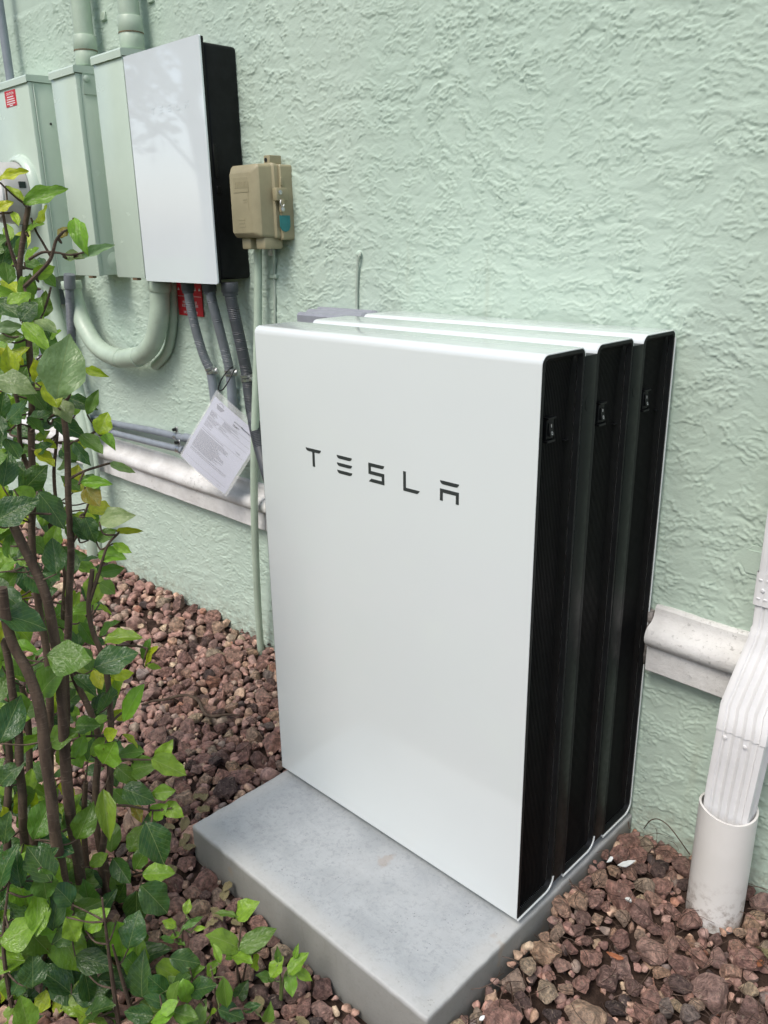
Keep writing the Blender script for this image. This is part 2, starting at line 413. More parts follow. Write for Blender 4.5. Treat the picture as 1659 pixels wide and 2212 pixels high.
M_NEEDLE = plain('brown pine needle', (0.085, 0.050, 0.034), 0.7, var=0.2)
M_CHIP = plain('white paint chip', (0.72, 0.76, 0.76), 0.6, var=0.06)
M_MORTAR = plain('rough mortar', (0.20, 0.185, 0.175), 0.95, var=0.3, scale=60, bump=0.004, bscale=90)
def sleeve_mat():
    t = NT('clear plastic sleeve'); t.fin(color=(0.95, 0.97, 0.97), rough=0.12, spec=0.5)
    tr = t.n('BsdfTransparent'); ms = t.n('MixShader'); ms.inputs[0].default_value = 0.22
    t.t.links.new(tr.outputs[0], ms.inputs[1]); t.t.links.new(t.b.outputs[0], ms.inputs[2]); t.t.links.new(ms.outputs[0], t.out.inputs[0])
    return t.m
M_SLEEVE = sleeve_mat()

# ------------------------------------------------------------------ ground, lawn
def zg(x, y):
    """top of the stone bed"""
    t = min(max(-y/0.78, 0), 1)
    k = 0.048 + 0.040*min(max((x+0.75)/0.5, 0), 1)
    z = -0.042 - k*t + (-0.045*min(max((-y-0.78)/0.6, 0), 1))
    if x > 0: z += 0.040*math.exp(-((x-0.02)/0.10)**2)*min(1, t*5)
    return z + 0.010*noise.noise((x*2.3, y*2.3, 1.7)) + 0.006*noise.noise((x*6, y*6, 4.2))
def grid_sheet(x0, x1, y0, y1, nx, ny, fz):
    bm = bmesh.new(); V = [[bm.verts.new((x0+(x1-x0)*i/nx, y0+(y1-y0)*j/ny, 0)) for j in range(ny+1)] for i in range(nx+1)]
    for r_ in V:
        for v_ in r_: v_.co.z = fz(v_.co.x, v_.co.y)
    for i in range(nx):
        for j in range(ny): bm.faces.new((V[i][j], V[i+1][j], V[i+1][j+1], V[i][j+1]))
    return from_bm(bm, 'sheet', True)
ground = add('ground', grid_sheet(-60, 60, -90, 0.0, 120, 90, lambda x, y: -0.24), M_SOIL)
tag(ground, kind='structure')
bed = add('stone_bed_soil', grid_sheet(-7.0, 4.5, -2.6, 0.0, 92, 24, lambda x, y: zg(x, y)-0.030), M_SOIL); tag(bed, kind='structure')
lawn = add('lawn', grid_sheet(-60, 60, -90, -2.6, 60, 50, lambda x, y: -0.19 + 0.015*noise.noise((x, y, 0))), M_LAWN); tag(lawn, kind='structure')

# ------------------------------------------------------------------ house wall with its stone band
import numpy as np
def _h(ix,iy,seed):
    with np.errstate(over='ignore'):
        h=(ix.astype(np.int64)*374761393+iy.astype(np.int64)*668265263+seed*982451653)&0xffffffff
        h=((h^(h>>13))*1274126177)&0xffffffff
        h=(h^(h>>16))&0xffff
    return h/65536.0*2*np.pi
def perlin(x,y,seed):
    xi=np.floor(x);yi=np.floor(y);fx=x-xi;fy=y-yi
    u=fx*fx*fx*(fx*(fx*6-15)+10);v=fy*fy*fy*(fy*(fy*6-15)+10)
    def g(a,b):
        t=_h(xi+a,yi+b,seed); return np.cos(t)*(fx-a)+np.sin(t)*(fy-b)
    n0=g(0,0)*(1-u)+g(1,0)*u; n1=g(0,1)*(1-u)+g(1,1)*u
    return (n0*(1-v)+n1*v)*1.5
def fbm(x,y,seed,octv=4,gain=.5):
    s=0;a=1;t=0
    for o in range(octv):
        s=s+a*perlin(x*2**o+o*17.3,y*2**o+o*9.1,seed+o); t+=a; a*=gain
    return s/t
def ss(x,a,b):
    t=np.clip((x-a)/(b-a),0,1); return t*t*(3-2*t)
def stucco(X, Z, k=1.0):
    """trowelled relief: stepped edges and thin lips of even width along the contours of stretched noise"""
    xs, zs = X[0]/1.0, Z[:, 0]/1.0
    wx = .04*fbm(X*4, Z*4, 1, 2)+.014*fbm(X*24, Z*24, 2, 3, .55); wz = .04*fbm(X*4, Z*4, 3, 2)+.014*fbm(X*24, Z*24, 4, 3, .55)
    x = (X+wx)*k; z = (Z+wz)*k
    mA = ss(fbm(X*2.2, Z*2.8, 6, 2), -.25, .12); mB = ss(fbm(X*2.8, Z*3.4, 7, 2), -.12, .2)
    A = fbm(x*4.6, z*17, 8, 4, .5); B = fbm(x*13+3, z*21, 12, 3, .5); D = fbm(x*6+9, z*13, 31, 4, .52); C = fbm(x*24, z*32, 16, 2, .5)
    h = 0
    gap = ss(fbm(x*9+4, z*9, 41, 2), -.30, .05)           # breaks the edges up
    for f, ths, am in ((A, (-.22, .0, .22), mA), (D, (-.05, .25), 1-mA*.6), (B, (-.02, .24), mB), (C, (.12,), .55*(1-.5*mB))):
        gz, gx = np.gradient(f, zs, xs)
        g = np.sqrt(gx*gx+gz*gz)+4.0
        for t in ths:
            d = (f-t)/g
            st = ss(d, -.0011, .0011); lip = np.exp(-((d-.0016)/.0014)**2)
            h = h + am*(st*.30 + lip*.95*gap)
    h = h+.10*fbm(x*22, z*90, 20, 2)+.6*fbm(X*4, Z*4, 25, 2)
    return h
def stucco_wall():
    """front skin of the wall: a grid whose spacing widens with the distance, pushed out by the trowel marks"""
    xs = [1.4]
    while xs[-1] > -4.0: xs.append(xs[-1]-(0.0066 if xs[-1] > 0.45 else 0.0024+0.0010*max(0, 0.2-xs[-1])))
    xs = np.array(xs[::-1]); zs = np.arange(-0.10, 2.16, 0.0028)
    X, Z = np.meshgrid(xs, zs); H = stucco(X, Z, 1.9)*0.0019
    fade = np.minimum(1, np.minimum(np.minimum(X-xs[0], xs[-1]-X), np.minimum(Z-zs[0], zs[-1]-Z))/.02)
    Yv = -0.0015 - np.clip(H+.001, 0, .01)*fade
    nz, nx = X.shape
    V = np.stack([X, Yv, Z], -1).reshape(-1, 3)
    idx = np.arange(nz*nx).reshape(nz, nx)
    F = np.stack([idx[:-1, :-1], idx[:-1, 1:], idx[1:, 1:], idx[1:, :-1]], -1).reshape(-1, 4)
    me = bpy.data.meshes.new('stucco')
    me.vertices.add(len(V)); me.vertices.foreach_set('co', V.astype(np.float32).ravel())
    me.loops.add(F.size); me.loops.foreach_set('vertex_index', F.astype(np.int32).ravel())
    me.polygons.add(len(F)); me.polygons.foreach_set('loop_start', np.arange(0, F.size, 4, dtype=np.int32))
    me.polygons.foreach_set('loop_total', np.full(len(F), 4, dtype=np.int32))
    me.polygons.foreach_set('use_smooth', np.ones(len(F), dtype=bool))
    me.update(calc_edges=True)
    return me
wall = add('house_wall', box(-9.0, 5.0, 0.0, 0.22, -0.35, 3.0), M_STUCCO)
add('stucco_skin', stucco_wall(), M_STUCCO, wall)
tag(wall, 'pale green house wall of rough trowelled stucco behind all the equipment', 'wall')
def band_profile(z0):
    P = [(0.004, z0+.152), (-.012, z0+.151), (-.0165, z0+.146), (-.018, z0+.134), (-.022, z0+.124), (-.030, z0+.1165), (-.034, z0+.115)]
    for k in range(9):
        a = R(12+k*18.5); P.append((-.034-.024*math.sin(a), z0+.0885+.0255*math.cos(a)))
    P += [(-.040, z0+.0625), (-.0385, z0+.061), (-.0390, z0+.003), (-.0365, z0), (.004, z0)]
    return P
def band(x0, x1, name='stone_band'):
    bm = bmesh.new(); prof = band_profile(0.400); n = max(2, int((x1-x0)/0.04)); rows = []
    for i in range(n+1):
        x = x0+(x1-x0)*i/n
        rows.append([bm.verts.new((x, y + (0.0016*noise.noise((x*25, y*60, z*60)) if y < 0 else 0), z+0.0022*noise.noise((x*9, 3.3, z*9)))) for y, z in prof])
    for A, B in zip(rows, rows[1:]):
        for k in range(len(prof)-1): bm.faces.new((A[k], A[k+1], B[k+1], B[k]))
    bm.faces.new(rows[0]); bm.faces.new(rows[-1][::-1])
    bmesh.ops.recalc_face_normals(bm, faces=bm.faces[:])
    return add(name, from_bm(bm, 'band', True, 30), M_BAND, wall)
band(0.014, 0.86); band(0.864, 2.4); band(2.404, 5.0)
band(-1.352, -0.78); band(-2.85, -1.356); band(-5.2, -2.854); band(-9.0, -5.204)
def rubble(x0, x1, y0, y1, z0, z1, name, m, seed):
    bm = bmesh.new(); bm_box(bm, x0, x1, y0, y1, z0, z1)
    bmesh.ops.subdivide_edges(bm, edges=bm.edges[:], cuts=5, use_grid_fill=True)
    for v_ in bm.verts:
        v_.co += Vector((noise.noise(v_.co*70+Vector((seed, 0, 0))), noise.noise(v_.co*70+Vector((0, seed, 0))), noise.noise(v_.co*70+Vector((0, 0, seed)))))*0.006
    return add(name, from_bm(bm, 'rubble', True), m, wall)
rubble(-0.03, 0.010, -0.020, 0.004, 0.405, 0.535, 'mortar_patch', M_MORTAR, 3)
# hexagonal cover plate plastered into the wall by the downspout
hp = at(1632, 1213, 0)
hexp = [(hp.x+0.040*math.cos(R(60*k)), hp.z+0.040*math.sin(R(60*k))) for k in range(6)]
hexi = [(hp.x+0.028*math.cos(R(60*k)), hp.z+0.028*math.sin(R(60*k))) for k in range(6)]
bm = bmesh.new(); bm_prism(bm, hexp, 'y', -0.0050, 0.002); bm_prism(bm, hexi, 'y', -0.0072, -0.0050)
add('hexagon_plate', from_bm(bm), M_STUCCO, wall)

# ------------------------------------------------------------------ concrete pad
PX0, PX1, PY0, PY1, PZ = -0.757, 0.003, -0.767, -0.004, -0.016
bm = bmesh.new(); bm_box(bm, PX0, PX1, PY0, PY1, -0.22, PZ)
bmesh.ops.bevel(bm, geom=[e for e in bm.edges], offset=0.005, segments=3, affect='EDGES', profile=0.5)
bmesh.ops.subdivide_edges(bm, edges=[e for e in bm.edges if e.calc_length() > 0.3], cuts=60, use_grid_fill=True)
for v_ in bm.verts:
    q = v_.co
    ed = sum((abs(q.x-PX0) < .008 or abs(q.x-PX1) < .008, abs(q.y-PY0) < .008 or abs(q.y-PY1) < .008, abs(q.z-PZ) < .008))
    a = 0.0017 if ed >= 2 else 0.0006
    v_.co = q + Vector((noise.noise(q*38), noise.noise(q*38+Vector((9, 0, 0))), noise.noise(q*38+Vector((0, 9, 0)))*0.8))*a
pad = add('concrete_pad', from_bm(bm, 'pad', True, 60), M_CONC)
tag(pad, 'square grey cast concrete pad under the three white battery units', 'pad')

# ------------------------------------------------------------------ battery units
UW, UH, UD, UP = 0.755, 1.15, 0.1322, 0.1686
UY = -0.485
def rr_profile(y0, y1, z0, z1, rft, rbt, rbb, rfb, n=6):
    """closed outline (y,z) of the unit seen from its end: front top, back top, back bottom, front bottom radii"""
    P = []
    def arc(cy, cz, r, a0, a1):
        for k in range(n+1):
            a = R(a0+(a1-a0)*k/n); P.append((cy+r*math.cos(a), cz+r*math.sin(a)))
    arc(y0+rft, z1-rft, rft, 180, 90); arc(y1-rbt, z1-rbt, rbt, 90, 0)
    arc(y1-rbb, z0+rbb, rbb, 0, -90); arc(y0+rfb, z0+rfb, rfb, -90, -180)
    return P
def make_unit():
    t = thing('battery_unit', (-UW/2, UY+UD/2, 0.0), 'white battery unit nearest the viewer, dark lettering on its broad front face', 'battery', 'white battery units stacked against the wall')
    y0, y1 = UY, UY+UD
    # shell: a band of sheet wrapped round front, top, back and bottom, with an open end each side
    outer = rr_profile(y0, y1, 0.0, UH, 0.017, 0.014, 0.030, 0.006)
    inner = rr_profile(y0+.003, y1-.0042, 0.0062, UH-.003, 0.014, 0.011, 0.0258, 0.003)
    bm = bmesh.new(); n = len(outer)
    xs = [-UW, -UW+.0015, -0.0015, 0.0]
    lo = [bm.verts.new((xs[0], *p)) for p in inner]
    A = []
    for i, x in enumerate(xs):
        ins = 0.0012 if i in (0, 3) else 0.0
        cy, cz = (y0+y1)/2, UH/2
        A.append([bm.verts.new((x, p[0]-math.copysign(ins, p[0]-cy), p[1]-math.copysign(ins, p[1]-cz))) for p in outer])
    hi = [bm.verts.new((xs[3], *p)) for p in inner]
    deepL = [bm.verts.new((xs[0]+.04, *p)) for p in inner]; deepR = [bm.verts.new((xs[3]-.04, *p)) for p in inner]
    seq = [deepL, lo] + A + [hi, deepR]
    for P, Q in zip(seq, seq[1:]):
        for k in range(n): bm.faces.new((P[k], P[(k+1) % n], Q[(k+1) % n], Q[k]))
    bmesh.ops.recalc_face_normals(bm, faces=bm.faces[:])
    add('shell', from_bm(bm, 'shell', True, 30), M_SHELL, t)
    for side in (1, -1):
        xe = -0.0015 if side > 0 else -UW+0.0015      # outer plane of the end panel
        sx = lambda d: xe - side*d                      # d = depth below the end plane
        e = 0.0034
        # bezel frame
        bo = rr_profile(y0+.0008, y1-.0038, .0058, UH-.0026, 0.0155, 0.0112, 0.0262, 0.004)
        b1 = rr_profile(y0+.0085, y1-.0090, .0105, UH-.0085, 0.010, 0.008, 0.021, 0.003)
        b2 = rr_profile(y0+.0125, y1-.014, .015, UH-.0135, 0.008, 0.006, 0.016, 0.003)
        bm = bmesh.new(); rings = []
        for P, d in ((bo, 0.0005), (bo, -0.0018), (b1, -0.0018), (b2, 0.006)):
            rings.append([bm.verts.new((sx(d), *p)) for p in P])
        m_ = len(bo)
        for P, Q in zip(rings, rings[1:]):
            for k in range(m_): bm.faces.new((P[k], P[(k+1) % m_], Q[(k+1) % m_], Q[k]))
        bmesh.ops.recalc_face_normals(bm, faces=bm.faces[:])
        add('end_bezel', from_bm(bm, 'bezel', True, 30), M_BLACK, t)
        # ribbed grille, hollowed out between the ends so that the ribs curve up at top and bottom
        ga, gb = y0+.0125, y1-.023; nr = 20
        prof = []
        for k in range(nr):
            a = ga+(gb-ga)*k/nr; wd = (gb-ga)/nr
            prof += [(a+wd*0.02, 0.0042), (a+wd*0.30, 0.0), (a+wd*0.55, 0.0), (a+wd*0.80, 0.0042)]
        prof.append((gb, 0.0)); prof.append((y1-.016, -0.010))     # smooth flank at the back of the grille
        zs = []
        zb, zt = .0125, UH-.013
        for k in range(15): zs.append(zb + 0.085*(k/14)**1.3)
        for k in range(1, 14): zs.append(zb+.085 + (zt-zb-.17)*k/14)
        for k in range(15): zs.append(zt - 0.085*((14-k)/14)**1.3)
        bm = bmesh.new(); rows = []
        for z in zs:
            s = min((z-zb), (zt-z))/0.085
            dp = 0.006 + 0.009*(math.sqrt(max(0, 1-(1-min(1, s))**2)))
            row = []
            for j, (y, d) in enumerate(prof):
                dd = dp + d if j < len(prof)-1 else 0.006
                row.append(bm.verts.new((sx(dd), y, z)))
            rows.append(row)
        for P, Q in zip(rows, rows[1:]):
            for k in range(len(prof)-1): bm.faces.new((P[k], P[k+1], Q[k+1], Q[k]))
        bmesh.ops.recalc_face_normals(bm, faces=bm.faces[:])
        add('ribbed_grille', from_bm(bm, 'grille', True, 25), M_GRILLE, t)
        # back wall of the hollow towards the front, closes the view behind the ribs
        add('end_plate', box(min(sx(.034), sx(.031)), max(sx(.034), sx(.031)), y0+.014, y1-.014, .014, UH-.014), M_GRILLE, t)
        if side > 0:
            yc, zc = y0+.0475, 1.019
            sw = add('power_switch', box(sx(.031), sx(.0090), yc-.0105, yc+.0105, zc-.0175, zc+.0175, 0.0012, 2), M_BLACK, t)
            bm = bmesh.new(); bm_prism(bm, [(sx(.0100), zc-.0115), (sx(.0030), zc-.0115), (sx(.0060), zc), (sx(.0070), zc+.0115), (sx(.0100), zc+.0115)], 'y', yc-.0062, yc+.0062)
            rk = add('rocker', from_bm(bm), M_BLACK, sw)
            bm = bmesh.new(); bm_box(bm, sx(.0071), sx(.0058), yc-.0007, yc+.0007, zc+.0035, zc+.0085)
            add('on_mark', from_bm(bm), M_MARK, sw)
            bm = bmesh.new(); a_, b_ = [], []
            for k in range(16):
                an = 2*math.pi*k/16
                zz = zc-.0062+.0030*math.sin(an); zi = zc-.0062+.0018*math.sin(an)
                fx = lambda z: sx(.0060-.003*(zc-z)/.0115)+.0005
                a_.append(bm.verts.new((fx(zz), yc+.0023*math.cos(an), zz))); b_.append(bm.verts.new((fx(zi), yc+.0013*math.cos(an), zi)))
            for k in range(16): bm.faces.new((a_[k], a_[(k+1) % 16], b_[(k+1) % 16], b_[k]))
            add('off_mark', from_bm(bm), M_MARK, sw)
            for zz, hh in ((zc+.0195, .0016), (zc-.0205, .0022)):
                add('switch_guard', box(sx(.020), sx(.0050), yc-.0115, yc+.0125, zz-hh, zz+hh, 0.0005, 1), M_BLACK, sw)
            add('status_tab', box(sx(.020), sx(.010), y0+.098, y0+.110, .9885, .9905), M_BLACK, t)
    # turned white edge of the shell along the bottom of each end
    for xe in (0.0006, -UW-.0006):
        E = [(xe, y0+.0025, .0025)] + [(xe, y1-.030+.0275*math.cos(R(a)), .030+.0275*math.sin(R(a))) for a in range(-90, 1, 10)]
        add('shell_edge', tube(E, .0024, 8), M_SHELL, t)
    # feet
    for fx_ in (-UW+.09, -.10):
        add('foot', box(fx_-.03, fx_+.03, y0+.025, y1-.02, PZ+.001, 0.0035), M_BLACK, t)
    return t
unit = make_unit()
y0 = UY
units = [unit]
lab = ['', 'white battery unit in the middle of the stack of three', 'white battery unit at the back of the stack, closest to the green wall']
for k in (1, 2):
    c = copy_tree(unit); c.location.y += k*UP; c['label'] = lab[k]; units.append(c)
def cover(k):
    """charcoal strip that closes the gap between two units, both ends"""
    t = units[k]; off = Vector((0, k*UP, 0))
    a, b = UY+k*UP+UD-.0032, UY+(k+1)*UP-.0004
    OFFt = Vector(t.location); OFF[t.as_pointer()] = OFFt
    for x0, x1 in ((-0.030, 0.0013), (-UW-.0013, -UW+.030)):
        bm = bmesh.new(); bm_box(bm, x0, x1, a, b, 0.012, UH-.016, 0.0012, 2)
        o = add('gap_cover', from_bm(bm, 'cover', True, 40), M_FILL, t)
    # raised ring of the round knock-out
    zc, yc = 1.050, (a+b)/2+.003
    bm = bmesh.new(); rr_ = []
    for (r_, x) in ((.0150, 0.0011), (.0150, 0.0021), (.0140, 0.0021), (.0140, 0.0011)):
        rr_.append([bm.verts.new((x, yc-r_*math.sin(R(20+140*q/14)), zc+r_*math.cos(R(20+140*q/14)))) for q in range(15)])
    for P, Q in zip(rr_, rr_[1:]):
        for q in range(14): bm.faces.new((P[q], P[q+1], Q[q+1], Q[q]))
    add('knockout_ring', from_bm(bm), M_FILL, t)
    # bracket block between the shells, set in from the ends
    add('spacer', box(-UW+.05, -.05, a-.002, b+.002, 0.06, UH-.05), M_BLACK, t)
cover(0); cover(1)
OFF[units[2].as_pointer()] = Vector(units[2].location)
yb = UY+2*UP+UD
add('shell_edge', tube([(.0006, yb-.0022, .030), (.0006, yb-.0022, UH-.016)], .0020, 8), M_SHELL, units[2])
OFF[unit.as_pointer()] = Vector(unit.location)

# lettering on the front unit
def glyphs():
    h, s = 0.0395, 0.0070          # height, stroke
    def bar(w, y, cut=0.55):       # bar with both ends curved in below
        n = 6; P = [(0, y)]
        P.append((w, y))
        for k in range(1, n+1):
            a = k/n; P.append((w-s*1.25*(a**1.8), y-s*math.sin(a*math.pi/2)))
        for k in range(n, 0, -1):
            a = k/n; P.append((s*1.25*(a**1.8), y-s*math.sin(a*math.pi/2)))
        return P
    def barR(w, y, x0=0.0):        # square left end, right end curved in below
        n = 6; P = [(x0, y), (w, y)]
        for k in range(1, n+1):
            a = k/n; P.append((w-s*1.15*(a**1.8), y-s*math.sin(a*math.pi/2)))
        P.append((x0, y-s)); return P
    G = {}
    G['T'] = (0.049, [bar(.049, 0), [(.0208, -s+.0004), (.0282, -s+.0004), (.0282, -h), (.0208, -h)]])
    G['E'] = (0.0455, [bar(.0455, 0), bar(.0455, -.0162), bar(.0455, -.0322)])
    w = .0445
    G['S'] = (w, [[(0, 0)] + barR(w, 0)[1:-1] + [(s, -s), (s, -.0165), (w, -.0165), (w, -h), (.0005, -h), (s*1.1, -h+s), (w-s, -h+s), (w-s, -.0165-s), (0, -.0165-s)]])
    G['L'] = (0.043, [[(0, 0), (s, 0), (s, -h+s), (.043, -h+s), (.0405, -h+s*.45), (.037, -h+.0003), (.0355, -h), (0, -h)]])
    w = .0455
    G['A'] = (w, [bar(w, 0), [(0, -.0160), (w, -.0160), (w, -h), (w-s, -h), (w-s, -.0160-s), (s, -.0160-s), (s, -h), (0, -h)]])
    return G
G = glyphs()
def letter(ch, x, z, y, k, mat_, parent, th=0.0006):
    bm = bmesh.new()
    for poly in G[ch][1]:
        bm_prism(bm, [(x+p[0]*k, z+p[1]*k) for p in poly], 'y', y-th, y+.0003)
    bmesh.ops.triangulate(bm, faces=[f for f in bm.faces if len(f.verts) > 4])
    return add('letter', from_bm(bm), mat_, parent)
for ch, x in zip('TESLA', (-.596, -.497, -.403, -.307, -.213)): letter(ch, x, .9005, UY, 1.0, M_INK, unit)

# ------------------------------------------------------------------ white glass cabinet on the wall
gw = thing('control_cabinet', (-1.60, -0.065, 1.205), 'wall cabinet with glossy white glass front and black body', 'cabinet')
gx0, gx1, gz0, gz1, gy = -1.795, -1.388, 1.203, 1.864, -0.131
bm = bmesh.new(); bm_prism(bm, [(gx0+a, gz0+b) for a, b in ((.004, 0), (gx1-gx0-.008, 0), (gx1-gx0-.0035, .0015), (gx1-gx0-.001, .004), (gx1-gx0, .009), (gx1-gx0, gz1-gz0-.004), (gx1-gx0-.003, gz1-gz0), (.003, gz1-gz0), (0, gz1-gz0-.003), (0, .004))], 'y', gy, gy+.005)
add('glass_door', from_bm(bm), M_GLASS, gw)
add('door_frame', box(gx0+.003, gx1-.002, gy+.0052, gy+.016, gz0+.003, gz1-.002, .002, 2), M_BLACK, gw)
add('body', box(gx0+.012, gx1-.006, gy+.0165, -.002, gz0+.012, gz1-.014, .010, 3), M_BLACK, gw)
add('side_latch', box(gx1-.0065, gx1-.003, gy+.022, gy+.034, 1.50, 1.59, .001, 1), M_GRILLE, gw)
add('side_button', box(gx1-.0065, gx1-.0035, gy+.026, gy+.040, 1.455, 1.478, .001, 1), M_GRILLE, gw)
gk = 0.66
for ch, x in zip('TESLA', (-1.667, -1.620, -1.575, -1.529, -1.484)): letter(ch, x, 1.708, gy, gk*.72, M_FAINT, gw, 0.0004)

# ------------------------------------------------------------------ green electrical boxes
def gbox(x0, x1, z0, z1, depth, label, lidz=0.022):
    t = thing('electrical_box', ((x0+x1)/2, -depth/2, z0), label, 'electrical box', 'green steel boxes on the wall')
    add('body', box(x0+.002, x1-.003, -depth+.017, -.001, z0+.003, z1-lidz-.001, .002, 2), M_GBOX, t)
    # cover with a returned lip, cap on top that overhangs the cover
    add('front_cover', box(x0, x1, -depth, -depth+.0165, z0, z1-lidz-.002, .0025, 2), M_GBOX, t)
    bm = bmesh.new(); bm_prism(bm, [(-depth-.006, z1-lidz-.004), (-depth-.006, z1-.006), (-depth-.003, z1-.001), (-.001, z1+.004), (-.001, z1-lidz), (-depth-.003, z1-lidz), (-depth-.003, z1-lidz-.004)], 'x', x0-.003, x1+.003)
    add('rain_cap', from_bm(bm), M_GBOX, t)
    return t
boxA = gbox(-2.86, -2.473, 1.200, 1.903, .13, 'large green meter box at the left edge with a round grey meter')
boxB = gbox(-2.291, -2.114, 1.211, 1.886, .13, 'slim green steel box between the meter box and the other slim box')
boxC = gbox(-1.986, -1.803, 1.211, 1.892, .13, 'slim green steel box directly beside the white glass cabinet')
for t_, x in ((boxB, -2.114), (boxC, -1.803)):
    OFF_ = t_
    add('side_flange', box(x-.0028, x+.0012, -.105, -.004, 1.80, 1.866, .001, 1), M_GBOX, t_)
    add('bolt', lathe([(.011, 0), (.011, .003), (.007, .006), (.001, .0065)], (x+.0012, -.092, 1.848), 'x', 12), M_GBOX, t_)
    add('padlock_tab', box(x-.085, x-.055, -.128, -.112, 1.203, 1.2115, .001, 1), M_RUST, t_)
    for r_, d_ in ((.030, .0012), (.022, .0022), (.013, .0032)):
        add('knockout', lathe([(r_, 0), (r_, d_), (r_-.002, d_+.0006), (.0005, d_+.0006)], (x-.003, -.060, 1.262), 'x', 24), M_GBOX, t_)
add('side_flange', box(-2.476, -2.4715, -.112, -.108, 1.204, 1.876, .001, 1), M_GBOX, boxA)
add('screw', lathe([(.004, 0), (.004, .002), (.001, .003)], (-2.476+.001, -.062, 1.745), 'x', 10), M_TIE, boxA)
# meter on box A
mc = (-2.628, -.13, 1.508)
add('meter_ring', lathe([(.140, 0), (.140, -.010), (.132, -.024), (.120, -.030), (.114, -.028), (.114, 0)], mc, 'y', 48), M_GBOX, boxA)
mt = add('meter', lathe([(.112, -.028), (.112, -.034), (.108, -.100), (.102, -.112), (.090, -.118), (.001, -.119)], mc, 'y', 48), M_METER, boxA)
add('meter_face', lathe([(.092, -.1185), (.092, -.124), (.084, -.130), (.001, -.132)], mc, 'y', 40), M_WHITE, mt)
add('meter_window', box(mc[0]+.100, mc[0]+.1115, -.196, -.170, 1.522, 1.545, .001, 1), M_LCD, mt)
add('meter_print', box(mc[0]-.03, mc[0]+.060, -.2640, -.2610, 1.478, 1.510), M_BLUE, mt)
# red caution sticker on box A
sk0, sk1 = at(8, 198, -.1305), at(34, 229, -.1305)
st = add('caution_sticker', box(-2.678, -2.584, -.1312, -.1300, 1.814, 1.868), M_RED, boxA)
Mst = frame((-2.631, -.1316, 1.857), (1, 0, 0), (0, 0, 1))
add('printed_word', text_mesh('CAUTION', .0125, Mst, bold=.0002, sx=1.15), M_WHITE, st)
for k, (w_, z_) in enumerate(((.055, 1.8465), (.068, 1.8385), (.072, 1.831), (.072, 1.8235), (.03, 1.8175))):
    add('printed_line', box(-2.631-w_/2, -2.631+w_/2, -.1317, -.1314, z_-.0016, z_+.0016), M_WHITE, st)

# ------------------------------------------------------------------ conduits round the boxes
def pipe(name, pts, rad, mat_, label, cat='pipe', group=None, seg=20, sub=8, fittings=(), smooth_=True):
    P = [Vector(p) for p in pts]
    t = thing(name, P[-1], label, cat, group)
    add('tube', tube(smooth_path(P, sub) if smooth_ else P, rad, seg), mat_, t)
    for (a, b, r_) in fittings:
        a, b = Vector(a), Vector(b); d = (b-a)
        add('coupling', tube([a, a+d*.04, a+d*.96, b], [r_*.96, r_, r_, r_*.96], seg), mat_, t)
    return t
GP = 'green riser pipes above the boxes'
for x, y_, z_, lb in ((-2.150, -.062, 1.886, 'green riser pipe entering the slim box near the meter from above'), (-1.850, -.062, 1.893, 'green riser pipe entering the box beside the glass cabinet from above')):
    t_ = pipe('riser_pipe', [(x, y_, 3.0), (x, y_, 2.4), (x, y_, z_+.004)], .0325, M_GPIPE, lb, group=GP, seg=28, fittings=[((x, y_, z_+.052), (x, y_, z_+.006), .0375), ((x, y_, z_+.098), (x, y_, z_+.052), .0385)])
    add('rust_ring', tube([(x, y_, z_+.0505), (x, y_, z_+.0535)], .0388, 28), M_RUST, t_)
    add('wall_strap', box(x+.028, x+.060, -.012, -.001, 2.03, 2.055, .002, 1), M_GPIPE, t_)
pipe('grey_riser', [(-2.775, -.06, 3.0), (-2.772, -.06, 2.4), (-2.770, -.06, 1.905)], .016, M_GREY, 'thin grey riser pipe at the top left corner above the meter box')
# the big green U bend between the two slim boxes
U0 = [at(345, 612, -.075), at(345, 640, -.075), at(344, 680, -.075), at(335, 728, -.075), at(318, 757, -.075), at(292, 772, -.075), at(262, 774, -.075), at(232, 764, -.075), at(205, 742, -.075), at(181, 702, -.075), at(164, 655, -.075), at(153, 612, -.075)]
cz = lambda a, b, r_: (a, b, r_)
ub = pipe('u_bend_pipe', U0, .0335, M_GPIPE, 'thick green U shaped pipe looping below the slim boxes', seg=28)
def sleeve_on(t, a, b, r_, mat_, name='coupling', seg=28):
    a, b = Vector(a), Vector(b); d = b-a
    return add(name, tube([a, a+d*.05, a+d*.95, b], [r_*.965, r_, r_, r_*.965], seg), mat_, t)
sleeve_on(ub, at(345, 606, -.075), at(345, 627, -.075), .0385, M_GPIPE)
sleeve_on(ub, at(300, 770.5, -.075), at(272, 774, -.075), .0362, M_GPIPE)
sleeve_on(ub, at(262, 774, -.075), at(249, 771, -.075), .0362, M_GPIPE)
sleeve_on(ub, at(153, 606, -.075), at(156, 624, -.075), .0385, M_GPIPE)
pipe('thin_green_pipe', [at(372, 612, -.02), at(374, 660, -.02), at(371, 715, -.02), at(360, 760, -.02), at(335, 790, -.016)], .017, M_GPIPE, 'thin green pipe bending behind the thick U shaped pipe', seg=14)
